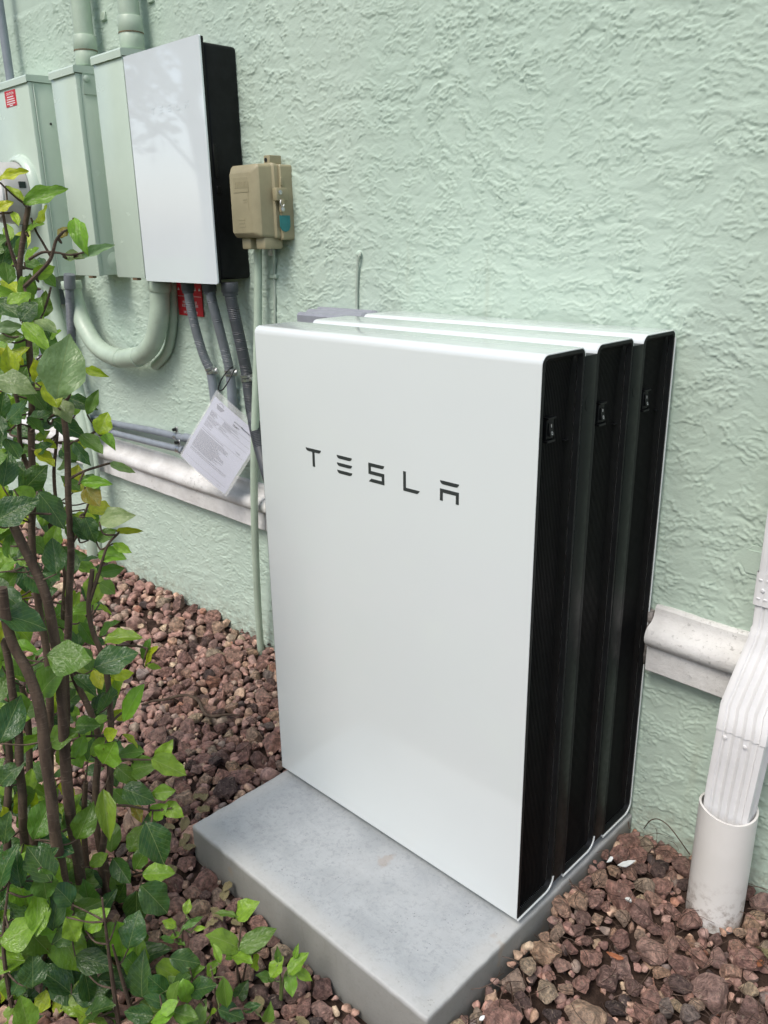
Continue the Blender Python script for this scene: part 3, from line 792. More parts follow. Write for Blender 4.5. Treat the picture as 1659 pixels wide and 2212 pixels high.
# pipes half hidden by the shrub
pipe('drop_pipe', [at(108, 606, -.07), at(116, 660, -.07), at(132, 720, -.07), at(152, 790, -.07), at(172, 870, -.075), at(190, 960, -.085), at(198, 1040, -.09), at(201, 1100, -.09), at(203, 1200, -.09)], .030, M_GPIPE, 'green pipe dropping from the meter box to the stones behind the shrub', seg=20)
pipe('thin_drop_pipe', [at(176, 850, -.075), at(195, 930, -.085), at(209, 1010, -.095), at(213, 1100, -.095), at(216, 1190, -.095)], .010, M_GPIPE, 'thin green pipe beside the green drop pipe behind the shrub', seg=12)
fb = thing('flexible_conduit', at(160, 800, -.10), 'grey corrugated conduit hanging from the slim box beside the meter box', 'conduit', 'grey flexible conduits')
pB = [at(150, 598, -.11), at(151, 650, -.11), at(154, 710, -.11), at(155, 760, -.10), at(158, 830, -.09), at(165, 900, -.07)]
add('hose', flex(pB, .0165), M_FLEX, fb)
sleeve_on(fb, at(150, 592, -.11), at(151, 622, -.11), .0215, M_FLEX, 'end_fitting', 20)
# white cable bundle and small grey box behind the shrub
for k, (dx, lb) in enumerate(((0, 'left one of the pale grey cables curving down behind the shrub'), (14, 'middle one of the pale grey cables curving down behind the shrub'), (27, 'right one of the pale grey cables curving down behind the shrub'))):
    pipe('cable', [at(34+dx, 742, -.05), at(48+dx, 775, -.05), at(62+dx, 820, -.045), at(78+dx*.8, 858, -.04), at(100+dx*.8, 905, -.03)], .011, M_GREY, lb, 'cable', 'pale grey cables behind the shrub', seg=12)
p0, p1 = at(78, 626, -.10), at(96, 660, -.10)
db = thing('disconnect_box', (p0.x, -.05, p1.z), 'small grey metal box under the meter box, half hidden by leaves', 'electrical box')
add('case', box(p0.x, p1.x, -.10, -.001, p1.z, p0.z, .003, 2), M_JBOX, db)
add('screw', lathe([(.005, 0), (.005, -.003), (.001, -.004)], ((p0.x+p1.x)/2+.02, -.10, p1.z+.03), 'y', 10), M_TIE, db)
p0, p1 = at(70, 722, -.06), at(93, 783, -.06)
lbx = thing('tagged_conduit_body', ((p0.x+p1.x)/2, -.03, p1.z), 'grey conduit fitting with black and white warning tags behind the shrub', 'conduit fitting')
add('fitting_body', box(p0.x, p1.x, -.06, -.001, p1.z, p0.z, .006, 2), M_GREY, lbx)
for k, (za, zb_, mm) in enumerate(((.02, .055, M_PRINT), (.085, .125, M_PRINT), (.14, .175, M_WHITE))):
    tg = add('warning_tag', box(p0.x+.006, p1.x-.006, -.0612, -.0602, p0.z-zb_, p0.z-za), mm, lbx)
    if mm is M_PRINT:
        for q in (.3, .62): add('printed_line', box(p0.x+.014, p1.x-.014, -.0616, -.0613, p0.z-za-(zb_-za)*q-.004, p0.z-za-(zb_-za)*q+.004), M_WHITE, tg)

# three conduits under the cabinet
def hose(pts, rad, mat_, label, top, lower_from, clamp, smooth_low=True):
    t = thing('flexible_conduit', pts[-1], label, 'conduit', 'grey flexible conduits')
    P = [Vector(p) for p in pts]
    i = lower_from
    add('hose', flex(P[:i+1], rad, amp=.0008), mat_, t)
    if i < len(P)-1: add('straight_tube', tube(smooth_path(P[i:], 6), rad*1.02, 16), M_GREY if smooth_low else mat_, t)
    a = P[0]; sleeve_on(t, a+Vector((0, 0, .012)), a+Vector((0, 0, -.018)), rad*1.42, M_FLEXD, 'end_fitting', 20)
    add('lock_ring', tube([a+Vector((0, 0, -.018)), a+Vector((0, 0, -.027))], rad*1.25, 16), M_FLEXD, t)
    c0, dirv = clamp
    c0 = Vector(c0); dirv = Vector(dirv).normalized()
    for s_ in (-.006, .006):
        add('clamp', tube([c0+dirv*(s_-.004), c0+dirv*(s_+.004)], rad*1.16, 18), M_STEEL, t)
    add('clamp_lug', box(c0.x+rad*.9, c0.x+rad*.9+.026, c0.y-.004, c0.y+.006, c0.z-.010, c0.z+.010, .001, 1), M_STEEL, t)
    add('clamp_bolt', lathe([(.006, 0), (.006, -.010), (.001, -.011)], (c0.x+rad*.9+.016, c0.y-.004, c0.z), 'y', 10), M_STEEL, t)
    return t
h1 = [at(405, 614, -.08), at(408, 640, -.08), at(420, 700, -.068), at(439, 765, -.05), at(455, 800, -.035), at(462, 850, -.03), at(466, 905, -.03), at(462, 940, -.03), at(440, 952, -.03), at(400, 944, -.03)]
hose(h1, .0150, M_FLEX, 'left grey conduit below the glass cabinet, passing in front of the red sign', 0, 4, (at(455, 799, -.035), at(455, 800, -.035)-at(439, 765, -.05)))
h2 = [at(452, 616, -.08), at(458, 650, -.08), at(474, 710, -.062), at(488, 765, -.045), at(497, 803, -.035), at(501, 850, -.03), at(503, 910, -.03), at(500, 960, -.03), at(470, 982, -.03), at(395, 972, -.03)]
hose(h2, .0155, M_FLEX, 'middle grey conduit below the glass cabinet with a black cable tie on it', 0, 4, (at(497, 803, -.035), at(497, 803, -.035)-at(488, 765, -.045)))
h3 = [at(496, 618, -.075), at(500, 650, -.075), at(513, 710, -.062), at(527, 775, -.05), at(534, 815, -.045), at(541, 870, -.05), at(552, 930, -.07), at(570, 1000, -.09), at(590, 1060, -.12)]
hose(h3, .0185, M_FLEXD, 'right dark grey conduit below the glass cabinet, running behind the battery stack', 0, 8, (at(534, 815, -.045), at(534, 815, -.045)-at(527, 775, -.05)))
# horizontal grey conduits on the stone band
pipe('grey_conduit', [at(150, 893, -.028), at(190, 900, -.028), at(250, 915, -.028), at(330, 930, -.028), at(402, 947, -.028)], .0135, M_GREY, 'upper of the two horizontal grey conduits along the stone band', 'conduit', 'horizontal grey conduits', seg=16)
pipe('grey_conduit', [at(150, 915, -.052), at(190, 922, -.052), at(250, 936, -.052), at(330, 956, -.052), at(396, 972, -.052)], .0125, M_GREY, 'lower of the two horizontal grey conduits along the stone band', 'conduit', 'horizontal grey conduits', seg=16)
for (px, py, Y_, lb) in ((383, 942, -.028, 'steel clamp on the upper horizontal conduit near the permit sheet'), (388, 970, -.052, 'steel clamp on the lower horizontal conduit touching the permit sheet'), (242, 932, -.052, 'steel clamp on the lower horizontal conduit near the shrub')):
    c0 = at(px, py, Y_); t_ = thing('pipe_clamp', c0, lb, 'clamp', 'steel pipe clamps')
    add('band', tube([c0+Vector((-.010, 0, 0)), c0+Vector((.010, 0, 0))], .0155, 16), M_STEEL, t_)
    add('lug', box(c0.x-.008, c0.x+.008, c0.y-.003, c0.y+.003, c0.z+.013, c0.z+.036, .001, 1), M_STEEL, t_)
    add('bolt', lathe([(.006, 0), (.006, -.014), (.001, -.015)], (c0.x, c0.y-.002, c0.z+.027), 'y', 10), M_TIE, t_)

# red sign on the wall behind the conduits
rx0, rx1, rz0, rz1 = -1.807, -1.660, 1.084, 1.215
rs = thing('warning_sign', ((rx0+rx1)/2, 0, rz0), 'red warning sign with white capitals on the wall below the glass cabinet', 'sign')
pl = add('sign_plate', box(rx0, rx1, -.0100, -.0075, rz0, rz1), M_RED, rs)
cx = (rx0+rx1)/2
lines = [('ENERGY STORAGE', 1.172, .0135, .74), ('SYSTEMS', 1.1565, .0125, .8), ('CAUTION', 1.1390, .0120, .8), ('FIRE RISK - VOLTAGE,', 1.1275, .0122, .74), ('ELECTRICAL SHOCK RISK', 1.1165, .0122, .70), ('ALARMS', 1.1055, .0120, .8), ('SMOKE DETECTOR', 1.0945, .0122, .8)]
for s_, z_, sz, kx in lines:
    add('printed_line', text_mesh(s_, sz, frame((cx, -.0104, z_), (1, 0, 0), (0, 0, 1)), bold=.00015, sx=kx), M_WHITE, rs)
add('printed_rule', box(rx0+.004, rx1-.004, -.0104, -.0101, 1.1475, 1.1487), M_WHITE, rs)
for xx in (rx0+.011, rx1-.011):
    bm = bmesh.new(); bm_prism(bm, [(xx-.006, 1.1675), (xx+.006, 1.1675), (xx, 1.1775)], 'y', -.0104, -.0101)
    add('warning_triangle', from_bm(bm), M_WHITE, rs)

# permit sheet in a plastic sleeve, hung from a cable tie
k_ = .93
def alongray(px, py, t_): return CAM + (rgt*((px-829.5)/FPX) - upv*((py-1105.5)/FPX) + fwd)*t_
pBL, pTL, pBR = alongray(392, 984, 2.969*k_), alongray(464.5, 855.4, 2.837*k_), alongray(484.5, 1068, 2.939*k_)
pu, pv_ = pBR-pBL, pTL-pBL; pw, ph = pu.length, pv_.length; pu.normalize(); pv_ = (pv_-pu*pv_.dot(pu)).normalized(); pn = pu.cross(pv_)
def sheet(u0, u1, v0, v1, lift, bend=0.004, nu=10, nv=10):
    bm = bmesh.new(); V = []
    for i in range(nu+1):
        r_ = []
        for j in range(nv+1):
            a, b = u0+(u1-u0)*i/nu, v0+(v1-v0)*j/nv
            q = bend*math.sin(math.pi*a/pw*1.1+.4) + bend*.6*math.sin(math.pi*b/ph*1.7)
            r_.append(bm.verts.new(pBL + pu*a + pv_*b + pn*(lift+q)))
        V.append(r_)
    for i in range(nu):
        for j in range(nv): bm.faces.new((V[i][j], V[i+1][j], V[i+1][j+1], V[i][j+1]))
    return from_bm(bm, 'sheet', True)
pm = thing('permit_sheet', pBL, 'white permit paper in a clear plastic sleeve hanging askew from the conduit', 'permit')
add('paper', sheet(0, pw, 0, ph, 0), M_PAPER, pm)
add('sleeve', sheet(-.006, pw+.010, -.003, ph+.022, .0016), M_SLEEVE, pm)
add('sleeve_back', sheet(-.006, pw+.010, -.003, ph+.022, -.0014), M_SLEEVE, pm)
def ptext(s, u, v, size, bold=.0, sx=1.0):
    q = .004*math.sin(math.pi*u/pw*1.1+.4) + .0024*math.sin(math.pi*v/ph*1.7)
    return add('printed_text', text_mesh(s, size, frame(pBL+pu*u+pv_*v+pn*(q+.0005), pu, pv_), bold=bold, sx=sx), M_PRINT, pm)
def pline(u0, u1, v, th=.0007):
    th *= .72
    return add('printed_line', sheet(u0, u1, v-th, v+th, .0005, nu=8, nv=1), M_PRINT, pm)
ptext('Growth and Resource Management', pw*.56, ph*.915, .0085, .00015)
ptext('PERMIT', pw*.56, ph*.865, .0105, .0002)
for k in range(4): pline(pw*(.10+.01*k), pw*(.27-.012*k), ph*(.935-.014*k), .0013)
# the little sun mark of the letterhead
for k in range(7):
    a = R(20+k*23); c_ = (pw*.18, ph*.945)
    u_, v_ = c_[0]+.010*math.cos(a), c_[1]+.010*math.sin(a)
    add('printed_line', sheet(u_-.0012, u_+.0012, v_-.0012, v_+.0012, .0005, nu=1, nv=1), M_PRINT, pm)
rnd = random.Random(3)
for v in (.83, .745, .675, .565, .09): pline(pw*.07, pw*.95, ph*v, .0004)
for v in [.815, .80, .787, .773, .76]: pline(pw*.07, pw*(.07+rnd.uniform(.1, .2)), ph*v, .0009); pline(pw*.36, pw*(.36+rnd.uniform(.15, .4)), ph*v, .0008)
for v in [.73, .716, .702, .69]: pline(pw*.07, pw*(.07+rnd.uniform(.12, .25)), ph*v, .0008); pline(pw*.33, pw*(.33+rnd.uniform(.08, .25)), ph*v, .0007)
for v in [.66, .645, .63, .615, .60]: pline(pw*.07, pw*(.07+rnd.uniform(.1, .2)), ph*v, .0008)
v = .545
while v > .26:
    if rnd.random() > .12: pline(pw*.07, pw*rnd.uniform(.5, .72), ph*v, .0008)
    v -= .0135
for v in (.235, .222, .205): pline(pw*.07, pw*.86, ph*v, .0006)
pline(pw*.78, pw*.87, ph*.60, .0007); pline(pw*.80, pw*.88, ph*.59, .0007); pline(pw*.80, pw*.87, ph*.045, .0006)
# cable tie loop
tc_ = at(497, 800, -.06)
loop = [at(503, 792, -.055), at(492, 800, -.075), at(479, 818, -.09), at(472, 836, -.10), at(474, 843, -.10), at(482, 840, -.10), at(494, 822, -.085), at(505, 801, -.06), at(509, 797, -.045)]
tie = add('cable_tie', tube(smooth_path(loop, 5), .0022, 8), M_TIE); tag(tie, 'thin black cable tie loop holding the permit sleeve to the conduit', 'cable tie')

# ------------------------------------------------------------------ tan telephone interface box
bx = thing('telephone_box', (-1.25, -.06, 1.30), 'tan plastic telephone interface box with a teal sticker on its side', 'utility box')
X0, X1, Z0, Z1 = -1.325, -1.185, 1.308, 1.532     # outline near the wall
def loft(sections, name, mat_, parent, rad=.008):
    """rounded rectangles (x0,x1,z0,z1,y) joined from the wall outwards"""
    bm = bmesh.new(); rings = []
    for (a, b, c, d, y, r_) in sections:
        ring = []
        for (cx_, cz_, a0) in ((b-r_, d-r_, 0), (a+r_, d-r_, 90), (a+r_, c+r_, 180), (b-r_, c+r_, 270)):
            for k in range(5):
                an = R(a0+90*k/4); ring.append(bm.verts.new((cx_+r_*math.cos(an), y, cz_+r_*math.sin(an))))
        rings.append(ring)
    n = len(rings[0])
    for A, B in zip(rings, rings[1:]):
        for k in range(n): bm.faces.new((A[k], A[(k+1) % n], B[(k+1) % n], B[k]))
    bm.faces.new(rings[0]); bm.faces.new(rings[-1][::-1])
    bmesh.ops.recalc_face_normals(bm, faces=bm.faces[:])
    return add(name, from_bm(bm, name, True, 28), mat_, parent)
loft([(X0, X1+.012, Z0+.018, Z1-.006, -.004, .008), (X0, X1+.012, Z0+.018, Z1-.006, -.044, .008), (X0+.002, X1+.010, Z0+.020, Z1-.008, -.046, .008)], 'back_case', M_BEIGE, bx)
loft([(X0+.002, X1+.004, Z0+.022, Z1-.004, -.0465, .010), (X0+.002, X1+.003, Z0+.022, Z1-.002, -.060, .010), (X0+.004, X1-.004, Z0+.024, Z1-.004, -.064, .010), (X0+.006, X1-.008, Z0+.026, Z1-.006, -.104, .011), (X0+.008, X1-.011, Z0+.028, Z1-.009, -.108, .010), (X0+.014, X1-.030, Z0+.038, Z1-.026, -.1175, .006), (X0+.016, X1-.032, Z0+.040, Z1-.028, -.118, .005)], 'lid', M_BEIGE, bx)
for a, b in ((X0+.022, X0+.064), (X0+.088, X1-.010)):
    add('leg', box(a, b, -.096, -.030, Z0-.006, Z0+.0265, .005, 2), M_BEIGE, bx)
# embossed panel and lines on the lid
add('embossed_panel', box(X0+.030, X1-.040, -.1190, -.1178, Z1-.078, Z1-.038, .0004, 1), M_BEIGE, bx)
for k in range(9): add('embossed_stroke', box(X0+.040+k*.0068, X0+.0435+k*.0068, -.1198, -.1188, Z1-.066, Z1-.050), M_BEIGE, bx)
for (a, b, z_) in ((.045, .075, .075), (.045, .072, .066), (.050, .075, .057), (.072, .090, .128), (.074, .090, .121)):
    add('embossed_line', box(X0+a, X0+b, -.1187, -.1178, Z0+z_-.002, Z0+z_+.002), M_BEIGE, bx)
add('embossed_line', box(X0+.0945, X0+.0960, -.1187, -.1178, Z0+.098, Z0+.150), M_BEIGE, bx)
# hasp, latch screw, sticker on the right side
xs_ = X1+.012
add('hasp', box(xs_-.010, xs_+.010, -.070, -.030, 1.430, 1.464, .003, 2), M_BEIGE, bx)
add('hasp_arm', box(xs_-.002, xs_+.012, -.056, -.044, 1.400, 1.436, .003, 2), M_BEIGE, bx)
for yy, zz in ((-.058, 1.452), (-.052, 1.408)):
    add('screw', lathe([(.006, 0), (.006, .003), (.003, .005), (.001, .005)], (xs_+.010, yy, zz), 'x', 12), M_STEEL, bx)
add('hook_wire', tube(smooth_path([(xs_+.012, -.058, 1.432), (xs_+.014, -.062, 1.422), (xs_+.013, -.054, 1.414), (xs_+.013, -.048, 1.420)], 5), .0016, 8), M_STEEL, bx)
add('hinge_pin', box(xs_-.001, xs_+.004, -.048, -.040, 1.470, 1.492, .001, 1), M_BEIGE, bx)
bm = bmesh.new(); bm_prism(bm, [(-.056, 1.392), (-.020, 1.392), (-.020, 1.362), (-.026, 1.352), (-.038, 1.348), (-.050, 1.352), (-.056, 1.362)], 'x', xs_-.0005, xs_+.0025)
add('teal_sticker', from_bm(bm), M_TEAL, bx)
add('top_bracket', box(X1-.040, X1-.014, -.060, -.018, Z1-.004, Z1+.018, .001, 1), M_BEIGE, bx)
add('bracket_hole', lathe([(.006, 0), (.006, -.001), (.001, -.0012)], (X1-.030, -.0602, Z1+.006), 'y', 12), M_TIE, bx)
add('mounting_tab', box(X0+.040, X0+.062, -.006, -.001, Z1-.010, Z1+.020, .002, 1), M_GPIPE, bx)

# pipe and wire under it
TPB = at(562, 1385, -.050)
pipe('thin_pipe', [at(557, 534, -.040), at(557, 690, -.046), at(552, 880, -.070), at(549, 1000, -.079), at(550.5, 1150, -.078), at(556, 1290, -.062), TPB, TPB+Vector((0, .002, -.08))], .0125, M_GPIPE, 'thin green pipe running from the tan telephone box down into the stones', seg=16)
gwv = thing('ground_wire', at(594, 700, -.008), 'thin painted ground wire down the wall below the tan telephone box', 'wire')
add('wire', tube(smooth_path([at(590, 535, -.03), at(592, 552, -.02), at(593, 590, -.008), at(594, 650, -.008), at(594, 720, -.008), at(592, 800, -.008)], 5), .0042, 8), M_CABLE, gwv)
p0 = at(592, 597, -.008); add('strap', box(p0.x-.016, p0.x+.016, -.014, -.001, p0.z-.006, p0.z+.006, .002, 1), M_GPIPE, gwv)
p0 = at(588, 540, -.02); add('ground_lug', box(p0.x-.012, p0.x+.008, -.030, -.008, p0.z-.016, p0.z+.010, .003, 1), M_STEEL, gwv)
cb = thing('stub_cable', at(771, 665, -.008), 'short painted cable on the wall above the grey junction box', 'cable')
add('cable', tube(smooth_path([at(779, 545, .004), at(778, 549, -.010), at(774, 562, -.012), at(772, 590, -.010), at(771, 630, -.009), at(771, 672, -.009)], 6), .0040, 8), M_CABLE, cb)
p0 = at(778, 548, 0); 
bm = bmesh.new(); bmesh.ops.create_icosphere(bm, subdivisions=2, radius=.012, matrix=Matrix.Translation(p0))
for v_ in bm.verts: v_.co += Vector((0, 0, .004*noise.noise(v_.co*90)))
add('plaster_dab', from_bm(bm, 'dab', True), M_STUCCO, cb)

# grey junction box behind the stack
jb = thing('junction_box', (-.95, -.05, .93), 'grey plastic junction box on the wall, its ridged top showing behind the battery stack', 'junction box')
prof = [(-.002, 1.136), (-.020, 1.146), (-.032, 1.146), (-.040, 1.139), (-.058, 1.143), (-.068, 1.143), (-.080, 1.135), (-.098, 1.138), (-.106, 1.136), (-.111, 1.130), (-.112, .93), (-.002, .93)]
add('case', prism(prof, 'x', -1.052, -.835, True, 30), M_JBOX, jb)
prof2 = [(y*.97, z-.004 if z > 1 else z) for y, z in prof]
bm = bmesh.new()
A = [bm.verts.new((-.8349, y, z)) for y, z in prof]; B = [bm.verts.new((-.823, y*.90-.002, z-.010 if z > 1 else z)) for y, z in prof]; Cc = [bm.verts.new((-.806, y*.45, z-.022 if z > 1 else z)) for y, z in prof]
for P, Q in ((A, B), (B, Cc)):
    for k in range(len(P)-1): bm.faces.new((P[k], P[k+1], Q[k+1], Q[k]))
bm.faces.new(Cc); bmesh.ops.recalc_face_normals(bm, faces=bm.faces[:])
add('end_cap', from_bm(bm, 'endcap', True, 40), M_JBOX, jb)
add('hinge_screw', lathe([(.007, 0), (.007, .010), (.001, .011)], (-.806, -.020, 1.112), 'x', 12), M_TIE, jb)

# ------------------------------------------------------------------ downspout and drain
def spout_section(cx_, cy_, w_, d_, ribs=5, rd=.0035):
    """closed corrugated outline (x,y): ribs on front and right faces"""
    P = []
    x0, x1, yf, yb = cx_-w_/2, cx_+w_/2, cy_-d_/2, cy_+d_/2
    def side(a, b, n, nrm):
        L = []
        m_ = n*6
        for k in range(m_):
            t_ = k/m_; q = rd*(0.5-0.5*math.cos(2*math.pi*t_*n)) if 0.12 < t_ < .98 else 0
            if t_ < 0.10 or t_ > 0.92: q = 0
            L.append((a[0]+(b[0]-a[0])*t_ + nrm[0]*q, a[1]+(b[1]-a[1])*t_ + nrm[1]*q))
        return L
    r_ = .006
    P += side((x0+r_, yf), (x1-r_, yf), ribs, (0, 1)) + [(x1-r_*.3, yf+r_*.3)]
    P += side((x1, yf+r_), (x1, yb-r_), 3, (-1, 0)) + [(x1-r_*.3, yb-r_*.3)]
    P += side((x1-r_, yb), (x0+r_, yb), ribs, (0, -1)) + [(x0+r_*.3, yb-r_*.3)]
    P += side((x0, yb-r_), (x0, yf+r_), 3, (1, 0)) + [(x0+r_*.3, yf+r_*.3)]
    return P
def spout(sections, name, parent):
    bm = bmesh.new(); rings = []
    for cx_, cy_, z_, w_, d_, rd, tilt in sections:
        rings.append([bm.verts.new((x, y, z_ + tilt*(y-cy_))) for x, y in spout_section(cx_, cy_, w_, d_, 5, rd)])
    n = len(rings[0])
    for A, B in zip(rings, rings[1:]):
        for k in range(n): bm.faces.new((A[k], A[(k+1) % n], B[(k+1) % n], B[k]))
    bmesh.ops.recalc_face_normals(bm, faces=bm.faces[:])
    return add(name, from_bm(bm, name, True, 24), M_SPOUT, parent)
ds = thing('downspout', (.255, -.1, .15), 'white corrugated rain downspout kicking out over the stone band at the right edge', 'downspout')
ux, uy, W_, D_ = .281, -.034, .098, .054
spout([(ux, uy, 3.0, W_, D_, .0045, 0), (ux, uy, .705, W_, D_, .0045, 0)], 'upper_length', ds)
spout([(ux, uy, .708, W_+.005, D_+.005, .0012, 0), (ux, uy, .640, W_+.005, D_+.005, .0012, 0)], 'joint_collar', ds)
for k in range(7):
    for zz in (.694, .655):
        add('crimp', box(ux-.044+k*.0135, ux-.037+k*.0135, uy-.0312, uy-.0288, zz-.0018, zz+.0018, .0008, 1), M_SPOUT, ds)
add('rivet', lathe([(.0042, 0), (.0038, -.0014), (.0016, -.0024), (.0012, -.001), (.0005, -.001)], (ux-.034, uy-.0295, .673), 'y', 12), M_SPOUT, ds)
spout([(ux, uy, .642, W_-.002, D_-.002, .004, 0), (ux, uy, .590, W_-.002, D_-.002, .004, -.1), (ux, uy, .583, W_+.002, D_+.002, .004, -.15), (ux-.001, uy-.003, .577, W_-.002, D_-.002, .004, -.2), (ux-.001, uy-.004, .569, W_+.002, D_+.002, .004, -.22),
       (ux-.002, uy-.006, .562, W_-.001, D_-.001, .0045, -.25), (ux-.007, uy-.024, .520, W_, D_, .0045, -.28), (ux-.014, uy-.044, .470, W_, D_, .0045, -.25), (ux-.019, uy-.057, .432, W_+.001, D_, .0045, -.15), (.2648, -.100, .405, W_+.002, D_+.001, .0045, -.05), (.2640, -.100, .382, W_+.003, D_+.002, .0045, 0)], 'elbow', ds)
spout([(.2640, -.100, .390, W_, D_-.001, .0045, 0), (.2560, -.099, .24, W_-.002, D_-.002, .0045, 0), (.2530, -.098, .150, W_-.006, D_-.004, .0045, 0)], 'lower_length', ds)
for xx in (.236, .276): add('rivet', lathe([(.0042, 0), (.0038, -.0014), (.001, -.0024)], (xx, -.1278, .371 - (xx-.232)*.1), 'y', 12), M_SPOUT, ds)
dp = thing('drain_pipe', (.252, -.100, -.09), 'off-white plastic drain pipe standing in the stones under the downspout', 'pipe')
bm = bmesh.new(); RO, RI, seg = .0580, .0535, 48
rings = []
for r_, zt in ((RO, -.14), (RO, None), (RI, None), (RI, -.10)):
    ring = []
    for k in range(seg):
        a = 2*math.pi*k/seg; x, y = .252+r_*math.cos(a), -.098+r_*math.sin(a)
        z = zt if zt is not None else .196 + .004*math.sin(a*2) + (.030 if (math.cos(a-R(60)) > .55) else 0)*0
        ring.append(bm.verts.new((x, y, z)))
    rings.append(ring)
for A, B in zip(rings, rings[1:]):
    for k in range(seg): bm.faces.new((A[k], A[(k+1) % seg], B[(k+1) % seg], B[k]))
bmesh.ops.recalc_face_normals(bm, faces=bm.faces[:])
add('pipe_wall', from_bm(bm, 'pvc', True, 40), M_PVC, dp)
#PART2
# ------------------------------------------------------------------ stones
def rock_mesh(seed, sub, unit=True):
    rn = random.Random(seed); bm = bmesh.new()
    bmesh.ops.create_icosphere(bm, subdivisions=sub, radius=1.0)
    sc_ = Vector((rn.uniform(.85, 1.45), rn.uniform(.75, 1.05), rn.uniform(.6, .9)))
    planes = []
    for _ in range(rn.randint(9, 14)):
        n_ = Vector((rn.gauss(0, 1), rn.gauss(0, 1), rn.gauss(0, 1))).normalized(); planes.append((n_, rn.uniform(.48, .82)))
    o_ = Vector((seed*3.1, seed*1.7, 0))
    for v_ in bm.verts:
        c = v_.co.copy()
        c *= 1+.20*noise.noise(c*1.2+o_)
        for n_, d_ in planes:
            q = c.dot(n_)-d_
            if q > 0: c -= n_*q*.97
        c *= 1+.12*noise.noise(c*2.9+o_)+.06*noise.noise(c*7+o_)
        v_.co = Vector((c.x*sc_.x, c.y*sc_.y, c.z*sc_.z))
    return bm
BIG = []
for k in range(14):
    me = from_bm(rock_mesh(k+1, 3), 'rock_shape', True, 24); me.materials.append(M_ROCK1); BIG.append(me)
SMALL = []
for k in range(14):
    bm = rock_mesh(k+31, 2); bm.verts.index_update()
    SMALL.append(([v_.co.copy() for v_ in bm.verts], [[v_.index for v_ in f.verts] for f in bm.faces])); bm.free()
def project(p):
    d = Vector(p)-CAM; zc = d.dot(fwd)
    return (829.5+FPX*d.dot(rgt)/zc, 1105.5-FPX*d.dot(upv)/zc, zc)
def in_poly(x, y, P):
    c = False; j = len(P)-1
    for i in range(len(P)):
        if (P[i][1] > y) != (P[j][1] > y) and x < (P[j][0]-P[i][0])*(y-P[i][1])/(P[j][1]-P[i][1])+P[i][0]: c = not c
        j = i
    return c
hide = [project(p)[:2] for p in ((-UW, UY, UH), (-UW, UY, 0), (PX0, PY0, PZ), (PX0, PY0, -.1), (PX1, PY0, -.1), (PX1, UY, PZ), (0, -.02, 0), (0, -.02, UH))]
rn = random.Random(21)
cells = {}; rocks = []
def try_rock(x, y, r_, k):
    cx_, cy_ = int(math.floor(x/.06)), int(math.floor(y/.06))
    for i in (-1, 0, 1):
        for j in (-1, 0, 1):
            for (x2, y2, r2) in cells.get((cx_+i, cy_+j), ()):
                if (x-x2)**2+(y-y2)**2 < (k*(r_+r2))**2: return False
    cells.setdefault((cx_, cy_), []).append((x, y, r_)); return True
def allowed(x, y, r_):
    if y > -r_*.75: return False
    if PX0-r_*.8 < x < PX1+r_*.8 and y > PY0-r_*.8: return False
    if math.hypot(x-.252, y+.098) < .058+r_*.75: return False
    if math.hypot(x-TPB.x, y-TPB.y) < .012+r_*.6: return False
    return True
def in_view(x, y, m=140):
    px, py, zc = project((x, y, zg(x, y)))
    return zc > .1 and -m < px < 1660+m and py < 2280+m and py > 900
for phase, (n_, ra, rb, k_) in enumerate(((950, .027, .037, .72), (17000, .0165, .026, .72), (30000, .011, .016, .74), (25000, .0065, .010, .76))):
    for _ in range(n_):
        x, y = rn.uniform(-4.4, 1.5), rn.uniform(-1.9, -.004)
        if not in_view(x, y, 140 if phase >= 2 else 1500): continue
        r_ = rn.uniform(ra, rb)*(1.06 if x > -.1 and phase < 2 else 1.0)
        if phase >= 2 and x < -1.6: continue
        if allowed(x, y, r_) and try_rock(x, y, r_, k_): rocks.append((x, y, r_, phase))
print('rocks', len(rocks))
def score(q):
    px, py, zc = project((q[0], q[1], zg(q[0], q[1])))
    if not (-10 < px < 1669 and 1100 < py < 2225) or in_poly(px, py, hide): return 0
    if px < 330 and py > 1150: return .3*q[2]/zc
    return q[2]/zc
order = sorted(rocks, key=score, reverse=True)
near, rest = order[:300], order[300:]
def pose(q):
    x, y, r_, ph = q
    e = (rn.gauss(0, .35), rn.gauss(0, .35), rn.uniform(0, 6.28))
    z = zg(x, y) - r_*.45 + rn.uniform(-.004, .005) - (.006 if ph >= 2 else 0) + (.009 if ph == 0 else 0)
    return Vector((x, y, z)), e
for q in near:
    o = bpy.data.objects.new('rock', rn.choice(BIG)); COL.objects.link(o); o.parent = bed
    p, e = pose(q); o.location = p; o.rotation_euler = e; s_ = q[2]*1.12; o.scale = (s_, s_, s_)
from mathutils import Euler
VV, FF = [], []
def emit(q, p, e, s_):
    vs_, fs_ = rn.choice(SMALL); Mx = Euler(e).to_matrix()*s_; b_ = len(VV)
    VV.extend((Mx @ v_ + p)[:] for v_ in vs_); FF.extend([b_+i for i in f] for f in fs_)
for q in rest:
    p, e = pose(q); emit(q, p, e, q[2]*1.14)
for _ in range(5200):      # lower course that fills the gaps
    x, y = rn.uniform(-3.0, .75), rn.uniform(-1.5, -.006)
    if not in_view(x, y) or not allowed(x, y, .012): continue
    emit(None, Vector((x, y, zg(x, y)-rn.uniform(.018, .028))), (rn.uniform(0, 3), rn.uniform(0, 3), rn.uniform(0, 6)), rn.uniform(.010, .018))
me = bpy.data.meshes.new('stones'); me.from_pydata(VV, [], FF); me.polygons.foreach_set('use_smooth', [True]*len(me.polygons)); me.set_sharp_from_angle(angle=R(38))
tag(add('small_stones', me, M_ROCKN, bed), kind='stuff')

